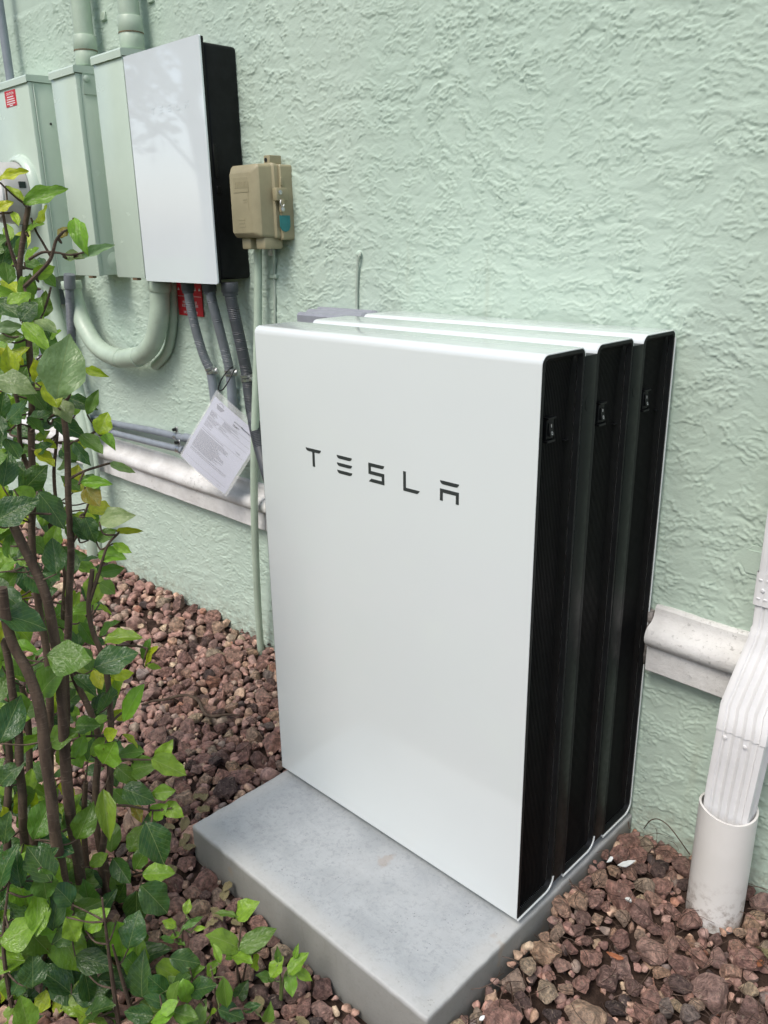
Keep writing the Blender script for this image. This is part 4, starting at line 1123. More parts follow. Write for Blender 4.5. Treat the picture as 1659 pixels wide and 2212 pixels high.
# ------------------------------------------------------------------ litter on the stones
def on_ground(px, py, lift=0.0):
    p = at_h(px, py, 1.0); d = p-CAM; t_ = 1.0
    for _ in range(12):
        t_ = (zg(*(CAM+d*t_)[:2])+lift-CAM.z)/d.z
    return CAM+d*t_
root = [on_ground(a, b, .014) for a, b in ((305, 1522), (330, 1514), (360, 1510), (390, 1502), (412, 1504), (428, 1512), (434, 1524), (442, 1540), (458, 1547), (490, 1543), (518, 1545))]
o = add('root', tube(smooth_path(root, 4), [.003+.0028*math.sin(math.pi*k/(len(root)*4-4)) for k in range((len(root)-1)*4+1)], 8), M_BARK); tag(o, 'thin brown root snaking over the dark red stones left of the batteries', 'root')
def chip(px, py, size, label, m_, seed, long=1.6):
    p = on_ground(px, py, .016); r_ = random.Random(seed); a0 = r_.uniform(0, 6)
    bm = bmesh.new(); n_ = 7; top, bot = [], []
    for k in range(n_):
        a = 2*math.pi*k/n_; q = size*(.75+.5*r_.random()); x, y = q*long*math.cos(a), q*math.sin(a)/1.2
        w_ = Vector((x*math.cos(a0)-y*math.sin(a0), x*math.sin(a0)+y*math.cos(a0), .35*x+.002*r_.random()))
        top.append(bm.verts.new(p+w_+Vector((0, 0, .002)))); bot.append(bm.verts.new(p+w_))
    bm.faces.new(top); bm.faces.new(bot[::-1])
    for k in range(n_): bm.faces.new((bot[k], bot[(k+1) % n_], top[(k+1) % n_], top[k]))
    o = add('paint_chip', from_bm(bm), m_); tag(o, label, 'debris', 'chips lying on the stones'); return o
chip(1353, 1867, .011, 'larger pale chip on the stones between pad and drain pipe', M_CHIP, 1)
chip(1357, 1944, .008, 'small white chip on the stones in front of the drain pipe', M_CHIP, 2, 1.3)
chip(1318, 1858, .006, 'tiny white chip against the right side of the concrete pad', M_CHIP, 3, 1.4)
chip(1042, 2200, .005, 'white chip at the bottom edge beside the concrete pad corner', M_CHIP, 4, 1.3)
M_TERRA = plain('terracotta shard', (0.36, 0.13, 0.06), 0.7, var=0.1)
chip(1330, 2066, .007, 'orange terracotta shard among the stones in front of the drain pipe', M_TERRA, 5, 2.4)
chip(1642, 2082, .007, 'orange terracotta shard among the stones at the right edge', M_TERRA, 6, 2.2)
nv, nf = [], []
def needle(p, a, L, lift, bend):
    b_ = len(nv); d = Vector((math.cos(a), math.sin(a), 0)); s_ = Vector((-d.y, d.x, 0))
    K = 5
    for k in range(K):
        t_ = k/(K-1); c = p + d*L*(t_-.5) + s_*bend*(t_-.5)**2*4*L + Vector((0, 0, lift*math.sin(math.pi*t_)+.004))
        for q in range(3):
            an = 2*math.pi*q/3; nv.append((c + s_*.0007*math.cos(an) + Vector((0, 0, .0007*math.sin(an))))[:])
    for k in range(K-1):
        for q in range(3): nf.append((b_+k*3+q, b_+k*3+(q+1) % 3, b_+k*3+3+(q+1) % 3, b_+k*3+3+q))
for _ in range(620):
    if rn.random() < .45: x, y = rn.uniform(.01, .6), rn.uniform(-.8, -.02)
    else: x, y = rn.uniform(-2.2, -.78), rn.uniform(-1.2, -.03)
    if not allowed(x, y, .02): continue
    needle(Vector((x, y, zg(x, y)+rn.uniform(.004, .016))), rn.uniform(0, 6.3), rn.uniform(.03, .11), rn.uniform(0, .012), rn.uniform(-.25, .25))
me = bpy.data.meshes.new('needles'); me.from_pydata(nv, [], nf)
tag(add('pine_needles', me, M_NEEDLE), 'brown pine needles scattered over the stones', 'pine needles', kind='stuff')
# curved dry stems by the wall and the pad
for pts, lb in (([on_ground(1322, 1800, .01), at(1335, 1772, -.02), at(1352, 1762, -.02), on_ground(1360, 1790, .0)], 'dark looped dry stem in the corner of pad and wall'),
                ([on_ground(1390, 1790, .0), at(1405, 1772, -.03), at(1425, 1770, -.04), at(1450, 1790, -.05), on_ground(1490, 1845, .01)], 'arched dry grass stem against the wall left of the drain pipe'),
                ([on_ground(1078, 2185, .0), on_ground(1082, 2150, .05), on_ground(1100, 2120, .05), on_ground(1108, 2160, .0)], 'thin reddish dry stem bent against the pad near its front corner')):
    tag(add('dry_stem', tube(smooth_path(pts, 6), .0013, 6), M_NEEDLE), lb, 'dry stem', 'dry stems on the stones')

# ------------------------------------------------------------------ leaves
def leaf_mesh(seed, shape):
    rn_ = random.Random(seed); nl, nw = 10, 3
    V, F = [], []
    curl = rn_.uniform(-.55, .22); fold = rn_.uniform(.05, .42); wav = rn_.uniform(.005, .055); twist = rn_.uniform(-.35, .35)
    for i in range(nl+1):
        t_ = i/nl
        w_ = math.sin(math.pi*t_**shape)**.80*.5 if 0 < t_ < 1 else 0.0
        if t_ > .82: w_ *= 1-.35*((t_-.82)/.18)
        w_ = max(w_*(1+.06*math.sin(t_*17+seed)+.05*math.sin(t_*9+seed*2)), .012)
        for j in range(-nw, nw+1):
            s_ = j/nw; y = w_*s_
            z = curl*(t_-.15)**2*.9 + fold*abs(y) - .25*abs(y)**2 + wav*math.sin(t_*14+s_*2)*abs(s_) + twist*y*(t_-.4)
            V.append((t_, y, z))
    m_ = 2*nw+1
    for i in range(nl):
        for j in range(2*nw): F.append((i*m_+j, (i+1)*m_+j, (i+1)*m_+j+1, i*m_+j+1))
    me = bpy.data.meshes.new('leaf_shape'); me.from_pydata(V, [], F); me.materials.append(M_LEAF)
    for p in me.polygons: p.use_smooth = True
    return me
LV = [leaf_mesh(k+5, s_) for k, s_ in enumerate((.80, .85, .9, .75, .95, .82, 1.0, .88, .7, .92, .78, .86, .9, .98, .72, .84))]
TONE = {'d': (.044, .118, .038), 'm': (.110, .235, .036), 'l': (.24, .44, .045), 'y': (.48, .58, .03), 'p': (.31, .43, .21), 'o': (.36, .27, .04)}  # the pale tone also paints glare into some of the leaves
rl = random.Random(5)
def leaf(parent, base, tip_dir, nrm, L, W, tone):
    x = Vector(tip_dir).normalized(); z = Vector(nrm); z = (z-x*z.dot(x))
    if z.length < 1e-3: z = Vector((0, 0, 1)).cross(x)
    z.normalize(); y = z.cross(x)
    o = bpy.data.objects.new('leaf', rl.choice(LV)); COL.objects.link(o); o.parent = parent
    M = Matrix((x*L, y*W, z*L)).transposed().to_4x4(); M.translation = Vector(base)-OFF[parent.as_pointer()]
    o.matrix_local = M
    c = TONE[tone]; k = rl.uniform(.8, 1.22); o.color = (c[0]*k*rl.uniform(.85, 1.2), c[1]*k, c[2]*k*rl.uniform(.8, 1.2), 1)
    return o
STEMPTS = []
def nearest(p, lim):
    b = min(STEMPTS, key=lambda q: (q-p).length_squared); return b if (b-p).length < lim else None
PET = None
def image_leaf(parent, px, py, Lpx, ang, wr, tone, h, tilt=None, up=.45):
    P = at_h(px, py, h); dist = (P-CAM).dot(fwd); L = Lpx*dist/FPX
    a = R(ang); d2 = rgt*math.cos(a)+upv*math.sin(a)
    tl = rl.uniform(-.45, .30) if tilt is None else tilt
    d = (d2 + fwd*tl).normalized(); L = L/max(.75, math.sqrt(1-(d.dot(fwd))**2))
    view = (P-CAM).normalized()
    n = -view*.85 + Vector((0, 0, up)) + Vector((rl.gauss(0, .28), rl.gauss(0, .28), rl.gauss(0, .2)))
    base = P - d*L*.5
    leaf(parent, base, d, n, L, L*wr*1.04, tone)
    return base
def petiole(bm, base, lim=.16, r0=.0016):
    q = nearest(base, lim)
    if q is None: return
    mid = (base+q)*.5+Vector((rl.gauss(0, .006), rl.gauss(0, .006), -.012*rl.random()))
    bm_tube(bm, smooth_path([q, mid, base], 4), [r0*1.3]*4+[r0]*5, 5)

# --- the tall shrub on the left
shrub = thing('shrub', on_ground(170, 1990), 'leafy green shrub with many thin brown stems in the left foreground', 'shrub')
stems = [   # picture positions, distance, radius at the ends
    ([(196, 2040), (185, 1960), (168, 1860), (150, 1740), (140, 1620), (132, 1500), (122, 1390), (108, 1310), (80, 1240), (50, 1180), (26, 1130)], 1.42, .0125, .0085),
    ([(160, 2030), (140, 1920), (118, 1800), (102, 1660), (84, 1520), (60, 1450), (34, 1400), (16, 1340), (4, 1270)], 1.36, .0125, .009),
    ([(186, 2050), (176, 1940), (160, 1800), (147, 1680), (142, 1560), (144, 1420), (150, 1300), (152, 1180), (148, 1060), (146, 960), (138, 890), (126, 840)], 1.50, .0095, .005),
    ([(150, 2060), (130, 1900), (112, 1740), (108, 1580), (104, 1430), (84, 1310), (70, 1200), (72, 1080), (66, 940), (66, 830), (62, 730), (50, 650), (40, 590), (52, 500), (60, 445)], 1.55, .0095, .0045),
    ([(285, 2040), (255, 1990), (228, 1930), (218, 1860), (232, 1740), (240, 1620), (238, 1520), (226, 1430), (204, 1370), (194, 1310), (198, 1230)], 1.48, .0095, .0045),
    ([(240, 1900), (212, 1800), (206, 1700), (214, 1600), (196, 1540), (164, 1470), (150, 1420)], 1.52, .0085, .006),
    ([(90, 2080), (72, 1960), (52, 1820), (44, 1660), (36, 1560), (20, 1440), (6, 1380)], 1.44, .011, .007),
    ([(130, 2100), (100, 1960), (70, 1800), (62, 1650), (58, 1560), (46, 1480)], 1.60, .010, .006),
    ([(40, 2120), (28, 1980), (16, 1800), (20, 1640), (10, 1540)], 1.5, .010, .007),
    ([(120, 1210), (104, 1100), (70, 1030), (44, 960), (38, 880), (20, 820)], 1.58, .006, .004),
    ([(136, 1340), (140, 1250), (128, 1170), (120, 1060), (118, 990), (124, 900)], 1.62, .005, .003),
    ([(224, 2075), (206, 1960), (190, 1880), (180, 1780), (186, 1690)], 1.58, .009, .006),
    ([(40, 590), (24, 545), (12, 500), (4, 450)], 1.55, .004, .0025), ([(50, 620), (82, 590), (108, 560), (120, 520), (136, 500)], 1.53, .004, .0025),
    ([(62, 560), (90, 545), (120, 545), (150, 550), (180, 545)], 1.53, .0028, .0018), ([(110, 556), (90, 520), (78, 500), (66, 470)], 1.55, .0025, .0018),
    ([(60, 720), (84, 690), (100, 655), (110, 620)], 1.55, .003, .002),
    ([(66, 930), (100, 905), (128, 888), (150, 860), (160, 830)], 1.52, .0032, .002), ([(150, 1035), (178, 1020), (205, 1010), (240, 1000), (262, 1006)], 1.5, .0032, .002),
    ([(148, 960), (175, 948), (200, 935), (220, 925)], 1.5, .003, .002), ([(196, 1300), (212, 1240), (232, 1180), (258, 1150)], 1.48, .004, .002),
    ([(152, 1180), (172, 1140), (188, 1100), (200, 1070)], 1.5, .003, .002), ([(226, 1430), (250, 1400), (290, 1395), (318, 1400)], 1.47, .003, .002),
    ([(240, 1560), (262, 1540), (285, 1530)], 1.47, .003, .002), ([(238, 1640), (280, 1640), (330, 1640)], 1.47, .003, .002), ([(150, 1600), (190, 1590), (232, 1590)], 1.47, .0028, .002),
    ([(232, 1740), (280, 1740), (330, 1750), (370, 1745)], 1.46, .003, .002), ([(222, 1880), (270, 1890), (320, 1880)], 1.46, .003, .002), ([(30, 1130), (60, 1110), (110, 1110)], 1.42, .003, .002),
    ([(60, 1960), (100, 1930), (140, 1880)], 1.4, .003, .002), ([(90, 2110), (150, 2090), (220, 2085)], 1.38, .004, .002), ([(160, 1780), (130, 1800), (100, 1810)], 1.42, .003, .002),
]
for k, (pts, h, r0, r1) in enumerate(stems):
    P = [at_h(a, b, h) for a, b in pts]
    if k < 9 or k == 11:
        P[0] = Vector((P[0].x, P[0].y, min(P[0].z, zg(P[0].x, P[0].y)-.02)))
    sp_ = smooth_path(P, 5); n_ = len(sp_)
    for q in sp_: q += Vector((noise.noise(q*9), noise.noise(q*9+Vector((5, 0, 0))), 0))*.004
    rr_ = [(r0+(r1-r0)*i/(n_-1))*(1+.08*noise.noise(sp_[i]*30)) for i in range(n_)]
    add('stem' if r0 > .0045 else 'twig', tube(sp_, rr_, 10 if r0 > .0045 else 6), M_BARK, shrub)
    STEMPTS += sp_
LEAVES = '''28 378 65 20 .35 y 1.45;98 420 92 28 .40 l 1.45;37 422 56 -40 .3 y 1.5;8 445 42 30 .5 y 1.5;92 463 46 40 .5 y 1.5;34 470 32 -60 .5 y 1.5;76 490 46 10 .6 l 1.5;136 500 30 60 .7 o 1.5;170 502 78 -65 .42 l 1.5
212 540 76 12 .27 p 1.5;156 552 42 0 .6 p 1.5;95 585 46 30 .6 l 1.5;10 550 62 60 .5 d 1.55;75 575 42 -20 .6 m 1.55;40 530 46 80 .5 m 1.6;18 500 40 100 .55 l 1.6;105 600 40 -50 .6 m 1.55;60 610 46 150 .6 d 1.6
20 668 66 -35 .62 d 1.45;60 672 50 50 .85 d 1.42;98 702 52 -20 .72 p 1.45;75 722 78 -40 .45 l 1.4;20 706 52 10 .45 p 1.5;24 728 56 5 .5 m 1.5;135 795 128 72 .66 p 1.3;203 802 50 -15 .36 y 1.5;28 826 84 -10 .6 p 1.35
118 800 70 110 .6 d 1.36;137 884 60 -52 .62 p 1.42;200 868 56 65 .42 m 1.45;172 868 62 -20 .42 d 1.5;223 914 50 70 .75 y 1.42;234 950 44 -40 .5 l 1.45;198 960 64 -40 .58 m 1.42;40 892 56 10 .45 d 1.5;100 890 72 5 .5 d 1.55
115 918 62 -10 .5 d 1.55;150 925 72 -30 .5 d 1.5;15 780 26 20 .6 y 1.5;4 880 60 70 .6 d 1.5;15 915 52 10 .5 m 1.5;92 940 36 30 .5 l 1.55;108 958 30 -30 .6 y 1.55;70 980 46 30 .5 m 1.6;176 980 60 -55 .4 d 1.45
14 1012 76 80 .6 d 1.4;72 1035 72 40 .6 d 1.45;28 1103 98 30 .62 d 1.35;112 1098 90 -50 .62 d 1.4;208 1043 64 0 .4 l 1.42;265 1010 52 -20 .32 p 1.45;200 1073 52 -50 .75 o 1.45;245 1117 70 15 .55 p 1.42;280 1146 52 0 .27 y 1.45
175 1140 58 120 .55 d 1.45;228 1155 46 30 .6 m 1.45;238 1198 58 0 .6 l 1.45;265 1184 46 -25 .42 l 1.45;240 1232 52 10 .5 m 1.5;118 1200 74 100 .62 d 1.4;112 1248 46 -20 .6 d 1.5;58 1282 32 60 .7 y 1.55;165 1298 42 70 .5 l 1.55
20 1290 66 -30 .65 d 1.36;46 1335 96 -10 .62 d 1.33;52 1395 54 -10 .5 l 1.4;190 1370 60 -60 .45 m 1.45;228 1316 32 -40 .4 y 1.5;262 1375 76 15 .5 l 1.42;152 1422 98 -5 .70 m 1.33;250 1424 88 20 .66 d 1.38;110 1468 76 50 .75 m 1.36
314 1402 46 80 .6 m 1.45;326 1418 54 60 .45 y 1.43;333 1440 30 -10 .4 l 1.45;264 1458 44 10 .5 y 1.45;185 1478 62 -30 .5 d 1.45;284 1518 88 65 .5 l 1.40;232 1516 68 50 .72 d 1.4;264 1545 46 -10 .5 y 1.45;22 1555 96 70 .58 d 1.33
135 1590 62 30 .75 m 1.38;190 1566 58 5 .6 m 1.42;218 1554 36 20 .6 l 1.45;240 1584 32 30 .9 y 1.42;236 1626 58 60 .95 l 1.36;172 1613 48 70 .62 l 1.4;168 1637 46 -70 .6 l 1.42;283 1597 42 -30 .4 y 1.45;280 1625 62 20 .6 m 1.45
355 1625 54 60 .62 l 1.42;365 1656 78 -30 .55 l 1.4;310 1655 62 20 .7 m 1.43;274 1675 58 -40 .6 m 1.43;300 1716 72 -20 .62 d 1.4;352 1711 50 10 .6 l 1.42;342 1752 48 40 .65 l 1.42;374 1750 46 -20 .7 l 1.42;296 1752 46 -60 .45 o 1.42
336 1820 90 -60 .68 d 1.35;182 1778 76 65 .62 m 1.35;230 1760 98 -75 .36 l 1.36;95 1764 90 70 .6 m 1.35;18 1672 64 50 .65 d 1.38;12 1790 70 80 .6 d 1.36;122 1828 76 -20 .72 d 1.33;66 1862 84 45 .6 l 1.3;47 1925 68 -60 .78 l 1.28
20 1965 115 60 .6 d 1.32;176 1966 100 22 .42 m 1.28;60 1995 78 80 .6 d 1.34;75 2042 100 55 .46 m 1.28;263 1880 62 -50 .6 d 1.4;262 1925 56 60 .6 d 1.42;343 1886 64 0 .62 l 1.38;306 1852 58 60 .55 m 1.4;295 1960 78 -95 .65 d 1.36
335 1942 86 -50 .7 d 1.34;198 1900 54 -40 .6 d 1.42;220 2045 100 55 .5 d 1.3;270 2050 74 -60 .6 d 1.32;320 2062 86 35 .6 d 1.3;257 2120 88 -10 .6 d 1.26;150 2122 100 -35 .78 d 1.24;98 2082 64 40 .7 d 1.3;93 2166 42 -10 .92 y 1.22
130 2162 42 20 .92 y 1.22;60 2148 64 10 .6 d 1.26;8 2143 46 60 .6 y 1.25;207 2190 70 -20 .7 l 1.22;310 2113 60 -30 .6 d 1.3;30 2200 60 10 .7 l 1.2;153 2200 56 20 .6 m 1.22;30 2080 76 40 .6 d 1.32;190 2150 70 60 .6 d 1.3'''
bmP = bmesh.new()
for row in LEAVES.replace('\n', ';').split(';'):
    f = row.split()
    b_ = image_leaf(shrub, float(f[0]), float(f[1]), float(f[2])*1.06, float(f[3]), float(f[4]), f[5], float(f[6])+.04)
    petiole(bmP, b_)
outline = [(-20, 640), (110, 640), (180, 800), (190, 950), (215, 1060), (235, 1250), (240, 1420), (300, 1640), (330, 1800), (330, 2000), (350, 2240), (-20, 2240)]
cnt = 0
while cnt < 146:
    px, py = -30+390*rl.random()**1.35, 2200-1560*rl.random()**1.02
    if not in_poly(px, py, outline): continue
    low_ = py > 1900
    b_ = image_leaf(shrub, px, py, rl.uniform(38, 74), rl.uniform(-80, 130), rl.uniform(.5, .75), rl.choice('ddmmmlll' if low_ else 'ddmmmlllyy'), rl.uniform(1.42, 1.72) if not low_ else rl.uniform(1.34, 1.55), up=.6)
    if rl.random() < .7: petiole(bmP, b_, .10)
    cnt += 1
tag(add('petioles', from_bm(bmP, 'petioles', True), M_BARK, shrub), kind='stuff')
# the many leaves deeper in the shrub, joined
JV, JF, JU, JC = [], [], [], []
def joined_leaf(px, py, Lpx, ang, wr, tone, h):
    P = at_h(px, py, h); L = Lpx*(P-CAM).dot(fwd)/FPX; a = R(ang)
    x = (rgt*math.cos(a)+upv*math.sin(a)+fwd*rl.uniform(-.5, .4)).normalized()
    z = -(P-CAM).normalized()*.7+Vector((rl.gauss(0, .35), rl.gauss(0, .35), .5+rl.gauss(0, .3))); z = (z-x*z.dot(x)).normalized(); y = z.cross(x)
    me = rl.choice(LV); b_ = len(JV); o_ = P-x*L*.5; c = TONE[tone]; k = rl.uniform(.75, 1.2); col = (c[0]*k, c[1]*k, c[2]*k, rl.random())
    for v_ in me.vertices:
        JV.append((o_+x*(L*v_.co.x)+y*(L*wr*v_.co.y)+z*(L*v_.co.z)-OFF[shrub.as_pointer()])[:]); JU.append((v_.co.x, v_.co.y+.5)); JC.append(col)
    JF.extend([b_+i for i in p.vertices] for p in me.polygons)
cnt = 0
edge = [(-30, 500), (30, 490), (70, 520), (95, 580), (110, 660), (150, 800), (165, 960), (185, 1080), (210, 1250), (215, 1420), (255, 1640), (290, 1800), (300, 2000), (-30, 2000)]
while cnt < 300:
    px, py = -30+330*rl.random()**1.6, 330+1680*rl.random()
    if not in_poly(px, py, edge): continue
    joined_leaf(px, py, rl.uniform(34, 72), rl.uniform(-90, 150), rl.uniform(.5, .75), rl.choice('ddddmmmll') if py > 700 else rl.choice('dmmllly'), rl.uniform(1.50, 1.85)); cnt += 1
me = bpy.data.meshes.new('foliage'); me.from_pydata(JV, [], JF); me.materials.append(M_LEAFN)
uv = me.uv_layers.new(name='leafuv'); at_ = me.color_attributes.new('tone', 'FLOAT_COLOR', 'POINT')
at_.data.foreach_set('color', [c for q in JC for c in q])
for lp in me.loops: uv.data[lp.index].uv = JU[lp.vertex_index]
for p_ in me.polygons: p_.use_smooth = True
fo = bpy.data.objects.new('foliage', me); COL.objects.link(fo); fo.parent = shrub; tag(fo, kind='stuff')

# --- a second, low shrub crowding its foot
low = thing('low_shrub', on_ground(90, 2150), 'dense low shrub of glossy dark leaves filling the bottom left corner', 'shrub')
STEMPTS = []
for k in range(9):
    a_, b_ = rl.uniform(20, 300), rl.uniform(2140, 2250); g_ = at_h(a_, b_, rl.uniform(1.22, 1.45)); g_.z = zg(g_.x, g_.y)-.02
    e_ = at_h(a_+rl.uniform(-50, 60), b_-rl.uniform(120, 300), (g_-CAM).dot(Vector((math.sin(YAW), math.cos(YAW), 0)))-.02)
    sp_ = smooth_path([g_, g_.lerp(e_, .5)+Vector((rl.uniform(-.02, .02), rl.uniform(-.02, .02), .01)), e_], 6); STEMPTS += sp_
    add('stem', tube(sp_, [.0055-.0035*i/(len(sp_)-1) for i in range(len(sp_))], 7), M_BARK, low)
bmL = bmesh.new(); cnt = 0; lowpoly = [(-25, 1840), (110, 1860), (230, 1960), (330, 2030), (400, 2120), (420, 2240), (-25, 2240)]
while cnt < 150:
    px, py = rl.uniform(-25, 420), rl.uniform(1840, 2245)
    if not in_poly(px, py, lowpoly): continue
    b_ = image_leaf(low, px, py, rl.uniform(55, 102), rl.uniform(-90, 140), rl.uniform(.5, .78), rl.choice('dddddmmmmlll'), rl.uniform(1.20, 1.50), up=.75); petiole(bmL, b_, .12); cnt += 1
tag(add('petioles', from_bm(bmL, 'petioles', True), M_BARK, low), kind='stuff')

# --- low young plants at its foot
def seedling(px, py, label, leaves, seed, stems_):
    global STEMPTS
    base = on_ground(px, py); t = thing('seedling', base, label, 'young plant', 'young plants at the foot of the shrub')
    STEMPTS = []
    hb = (base-CAM).dot(Vector((math.sin(YAW), math.cos(YAW), 0)))
    for pts in stems_:
        P = [base+Vector((rl.uniform(-.01, .01), rl.uniform(-.01, .01), -.02))] + [at_h(a, b, hb+dh) for a, b, dh in pts]
        sp_ = smooth_path(P, 5); n_ = len(sp_)
        add('stem', tube(sp_, [.003-.0017*i/n_ for i in range(n_)], 7), M_BARK if seed % 2 else M_SEED, t); STEMPTS += sp_
    bmQ = bmesh.new()
    for f in leaves:
        b_ = image_leaf(t, f[0], f[1], f[2]*1.03, f[3], f[4], f[5], hb+f[6], up=.7); petiole(bmQ, b_, .09, .0011)
    if len(bmQ.verts): tag(add('petioles', from_bm(bmQ, 'pet', True), M_SEED, t), kind='stuff')
    else: bmQ.free()
M_SEED = plain('green stalk', (0.12, 0.17, 0.05), 0.6, var=0.15)
seedling(515, 2125, 'bright green young plant with broad leaves in front of the pad', [
    (488, 2032, 80, 140, .6, 'l', -.03), (555, 2028, 84, 30, .5, 'm', -.03), (522, 2069, 48, 0, .65, 'l', -.05), (528, 1965, 58, 50, .72, 'l', -.02), (488, 1973, 50, 165, .32, 'm', -.02), (554, 2075, 46, 60, .6, 'l', -.02),
    (545, 2052, 40, 20, .5, 'm', -.01), (500, 2062, 40, 200, .5, 'm', 0), (522, 2140, 44, 60, .7, 'd', -.03)], 1,
    [[(512, 2080, -.01), (518, 2030, -.03), (522, 1985, -.02)], [(530, 2090, -.01), (536, 2060, -.03)]])
seedling(610, 2150, 'light green young plant beside the front edge of the pad', [
    (598, 2088, 48, 60, .6, 'l', -.03), (645, 2080, 58, 45, .55, 'l', -.03), (628, 2122, 52, -80, .5, 'l', -.03), (600, 2062, 36, 95, .4, 'm', -.02), (655, 2105, 40, -20, .5, 'l', -.03), (575, 2110, 42, 150, .5, 'm', -.01), (640, 2055, 30, 80, .4, 'l', -.02)], 2,
    [[(612, 2120, -.02), (622, 2095, -.03)], [(606, 2110, -.01), (598, 2085, -.03)]])
seedling(405, 2100, 'thin young plant with small leaves between the shrub and the pad', [
    (405, 1958, 30, 80, .6, 'l', -.02), (366, 1995, 32, 150, .6, 'l', -.02), (414, 1992, 46, 30, .35, 'm', -.02), (378, 2020, 26, 190, .5, 'l', -.02), (390, 2035, 24, -20, .5, 'm', -.02), (430, 2005, 26, 20, .4, 'l', -.02), (360, 2030, 34, 160, .5, 'm', -.01)], 3,
    [[(398, 2060, -.01), (394, 2020, -.02), (402, 1980, -.02)], [(385, 2040, -.02), (372, 2005, -.02)]])
seedling(470, 2200, 'dark green low plant at the bottom edge left of the pad', [
    (440, 2134, 68, 20, .6, 'd', -.02), (486, 2148, 72, -85, .45, 'm', -.04), (400, 2075, 66, -20, .62, 'd', .02), (420, 2100, 52, 30, .5, 'm', .02), (460, 2090, 46, 60, .5, 'm', .02), (500, 2190, 60, -30, .6, 'd', -.04), (432, 2190, 54, 75, .6, 'm', -.04), (455, 2195, 50, 60, .6, 'l', -.04), (405, 2200, 56, -20, .6, 'm', -.04), (580, 2190, 46, 75, .5, 'm', -.03), (545, 2175, 40, 20, .5, 'd', -.02), (470, 2060, 40, 110, .4, 'l', .0)], 5,
    [[(468, 2160, -.02), (462, 2120, -.02), (455, 2085, .0)], [(440, 2170, -.03), (420, 2130, 0), (410, 2090, .01)], [(500, 2180, -.04), (540, 2180, -.03)]])
seedling(350, 2210, 'rosette of dark rounded leaves at the bottom edge right of the shrub', [
    (373, 2150, 62, 80, .6, 'm', -.05), (350, 2195, 60, 200, .6, 'l', -.07), (400, 2192, 58, -10, .6, 'm', -.06), (365, 2175, 42, 40, .65, 'l', -.07), (345, 2130, 60, 120, .62, 'd', 0), (388, 2120, 56, 50, .62, 'd', 0), (300, 2190, 62, 170, .6, 'd', -.03), (335, 2160, 54, 150, .6, 'd', -.03)], 7,
    [[(362, 2170, -.04), (370, 2140, -.03)], [(350, 2180, -.04), (345, 2150, -.02)]])

# --- fallen leaves
dl = []
for k in range(4):
    rk = random.Random(90+k); me = leaf_mesh(70+k, .85).copy(); me.materials.clear(); me.materials.append(M_DRY)
    for v_ in me.vertices: v_.co.z += .10*noise.noise((v_.co.x*5, v_.co.y*6, k*3.0))
    dl.append(me)
fall = [(425, 1745), (405, 1765), (440, 1730), (412, 1800), (395, 1830), (430, 1800), (418, 1725), (452, 1752), (380, 1870), (500, 1905), (482, 1945), (455, 1960), (520, 2000), (560, 2150), (590, 2195), (640, 2195), (355, 1780), (1640, 2045), (1652, 2060), (470, 1985)]
word = ['curled', 'flat', 'torn', 'small', 'dull']
for k, (a, b) in enumerate(fall):
    p = on_ground(a, b, .018); o = bpy.data.objects.new('fallen_leaf', dl[k % 4]); COL.objects.link(o); o.location = p
    s_ = rl.uniform(.030, .046); o.scale = (s_, s_*.62, s_); o.rotation_euler = (rl.gauss(0, .3), rl.gauss(0, .3), rl.uniform(0, 6.3))
    where = 'on the stones at the right edge by the drain pipe' if a > 1000 else ('on the stones against the left corner of the concrete pad' if b < 1890 else 'on the stones among the young plants before the pad')
    tag(o, 'dry olive brown fallen leaf '+where, 'fallen leaf', 'fallen leaves on the stones')

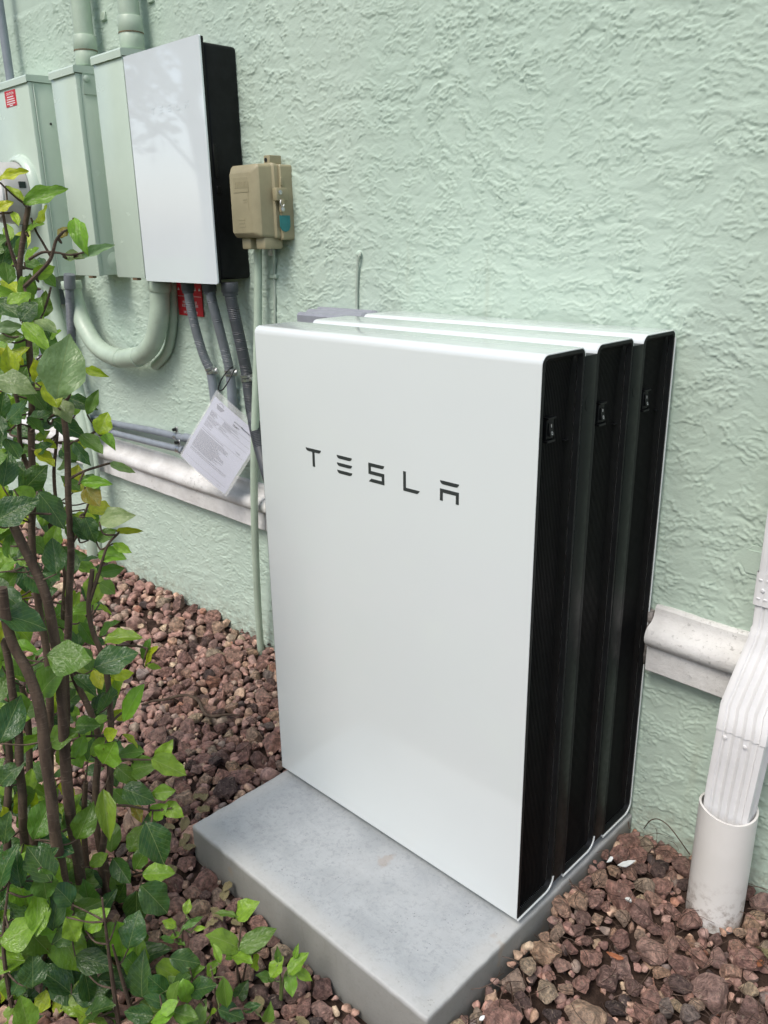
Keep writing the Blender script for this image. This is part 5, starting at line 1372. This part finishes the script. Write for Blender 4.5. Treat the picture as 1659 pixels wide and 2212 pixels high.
# ------------------------------------------------------------------ trees behind the viewer, mirrored in the glass door
M_TREELEAF = plain('tree foliage', (0.045, 0.085, 0.025), 0.6, var=0.3, scale=2)
def tree(x, y, H, rad, label, seed):
    r_ = random.Random(seed); t = thing('tree', (x, y, -.2), label, 'tree', 'trees across the lawn')
    trunk = [(x, y, -.25), (x+.1, y, H*.25), (x-.1, y+.1, H*.5), (x, y, H*.85)]
    bm = bmesh.new(); bm_tube(bm, smooth_path(trunk, 4), [.22-.16*i/12 for i in range(13)], 10)
    cl = []
    for k in range(16):
        a = r_.uniform(0, 6.3); q = rad*math.sqrt(r_.random())*.85; z = H*r_.uniform(.42, 1.0)
        c = Vector((x+q*math.cos(a), y+q*math.sin(a), z)); cl.append((c, rad*r_.uniform(.28, .45)))
        bm_tube(bm, smooth_path([(x, y, z*.7), ((x+c.x)/2, (y+c.y)/2, z*.88), c], 3), [.04-.03*i/6 for i in range(7)], 6)
    add('trunk', from_bm(bm, 'trunk', True), M_BARK, t)
    V, F = [], []
    for c, cr in cl:
        for _ in range(430):
            d = Vector((r_.gauss(0, 1), r_.gauss(0, 1), r_.gauss(0, 1))).normalized()*cr*r_.random()**.45
            p = c+d; u = Vector((r_.gauss(0, 1), r_.gauss(0, 1), r_.gauss(0, 1))).normalized(); v = u.orthogonal().normalized(); s_ = r_.uniform(.06, .13)
            b_ = len(V); V.extend([(p-u*s_)[:], (p+v*s_*.5)[:], (p+u*s_)[:], (p-v*s_*.5)[:]]); F.append((b_, b_+1, b_+2, b_+3))
    me = bpy.data.meshes.new('crown'); me.from_pydata(V, [], F)
    tag(add('crown', me, M_TREELEAF, t), kind='stuff')
tree(-10.5, -6.4, 7.0, 2.6, 'leafy tree across the lawn, mirrored at the top of the white glass door', 1)
tree(-13.5, -9.5, 8.0, 3.0, 'taller leafy tree farther across the lawn behind the viewer', 2)
tree(-5.5, -13.0, 7.5, 3.0, 'leafy tree on the lawn straight behind the viewer', 3)
tree(4.5, -10.5, 7.0, 2.8, 'leafy tree on the lawn behind the viewer to the right', 4)
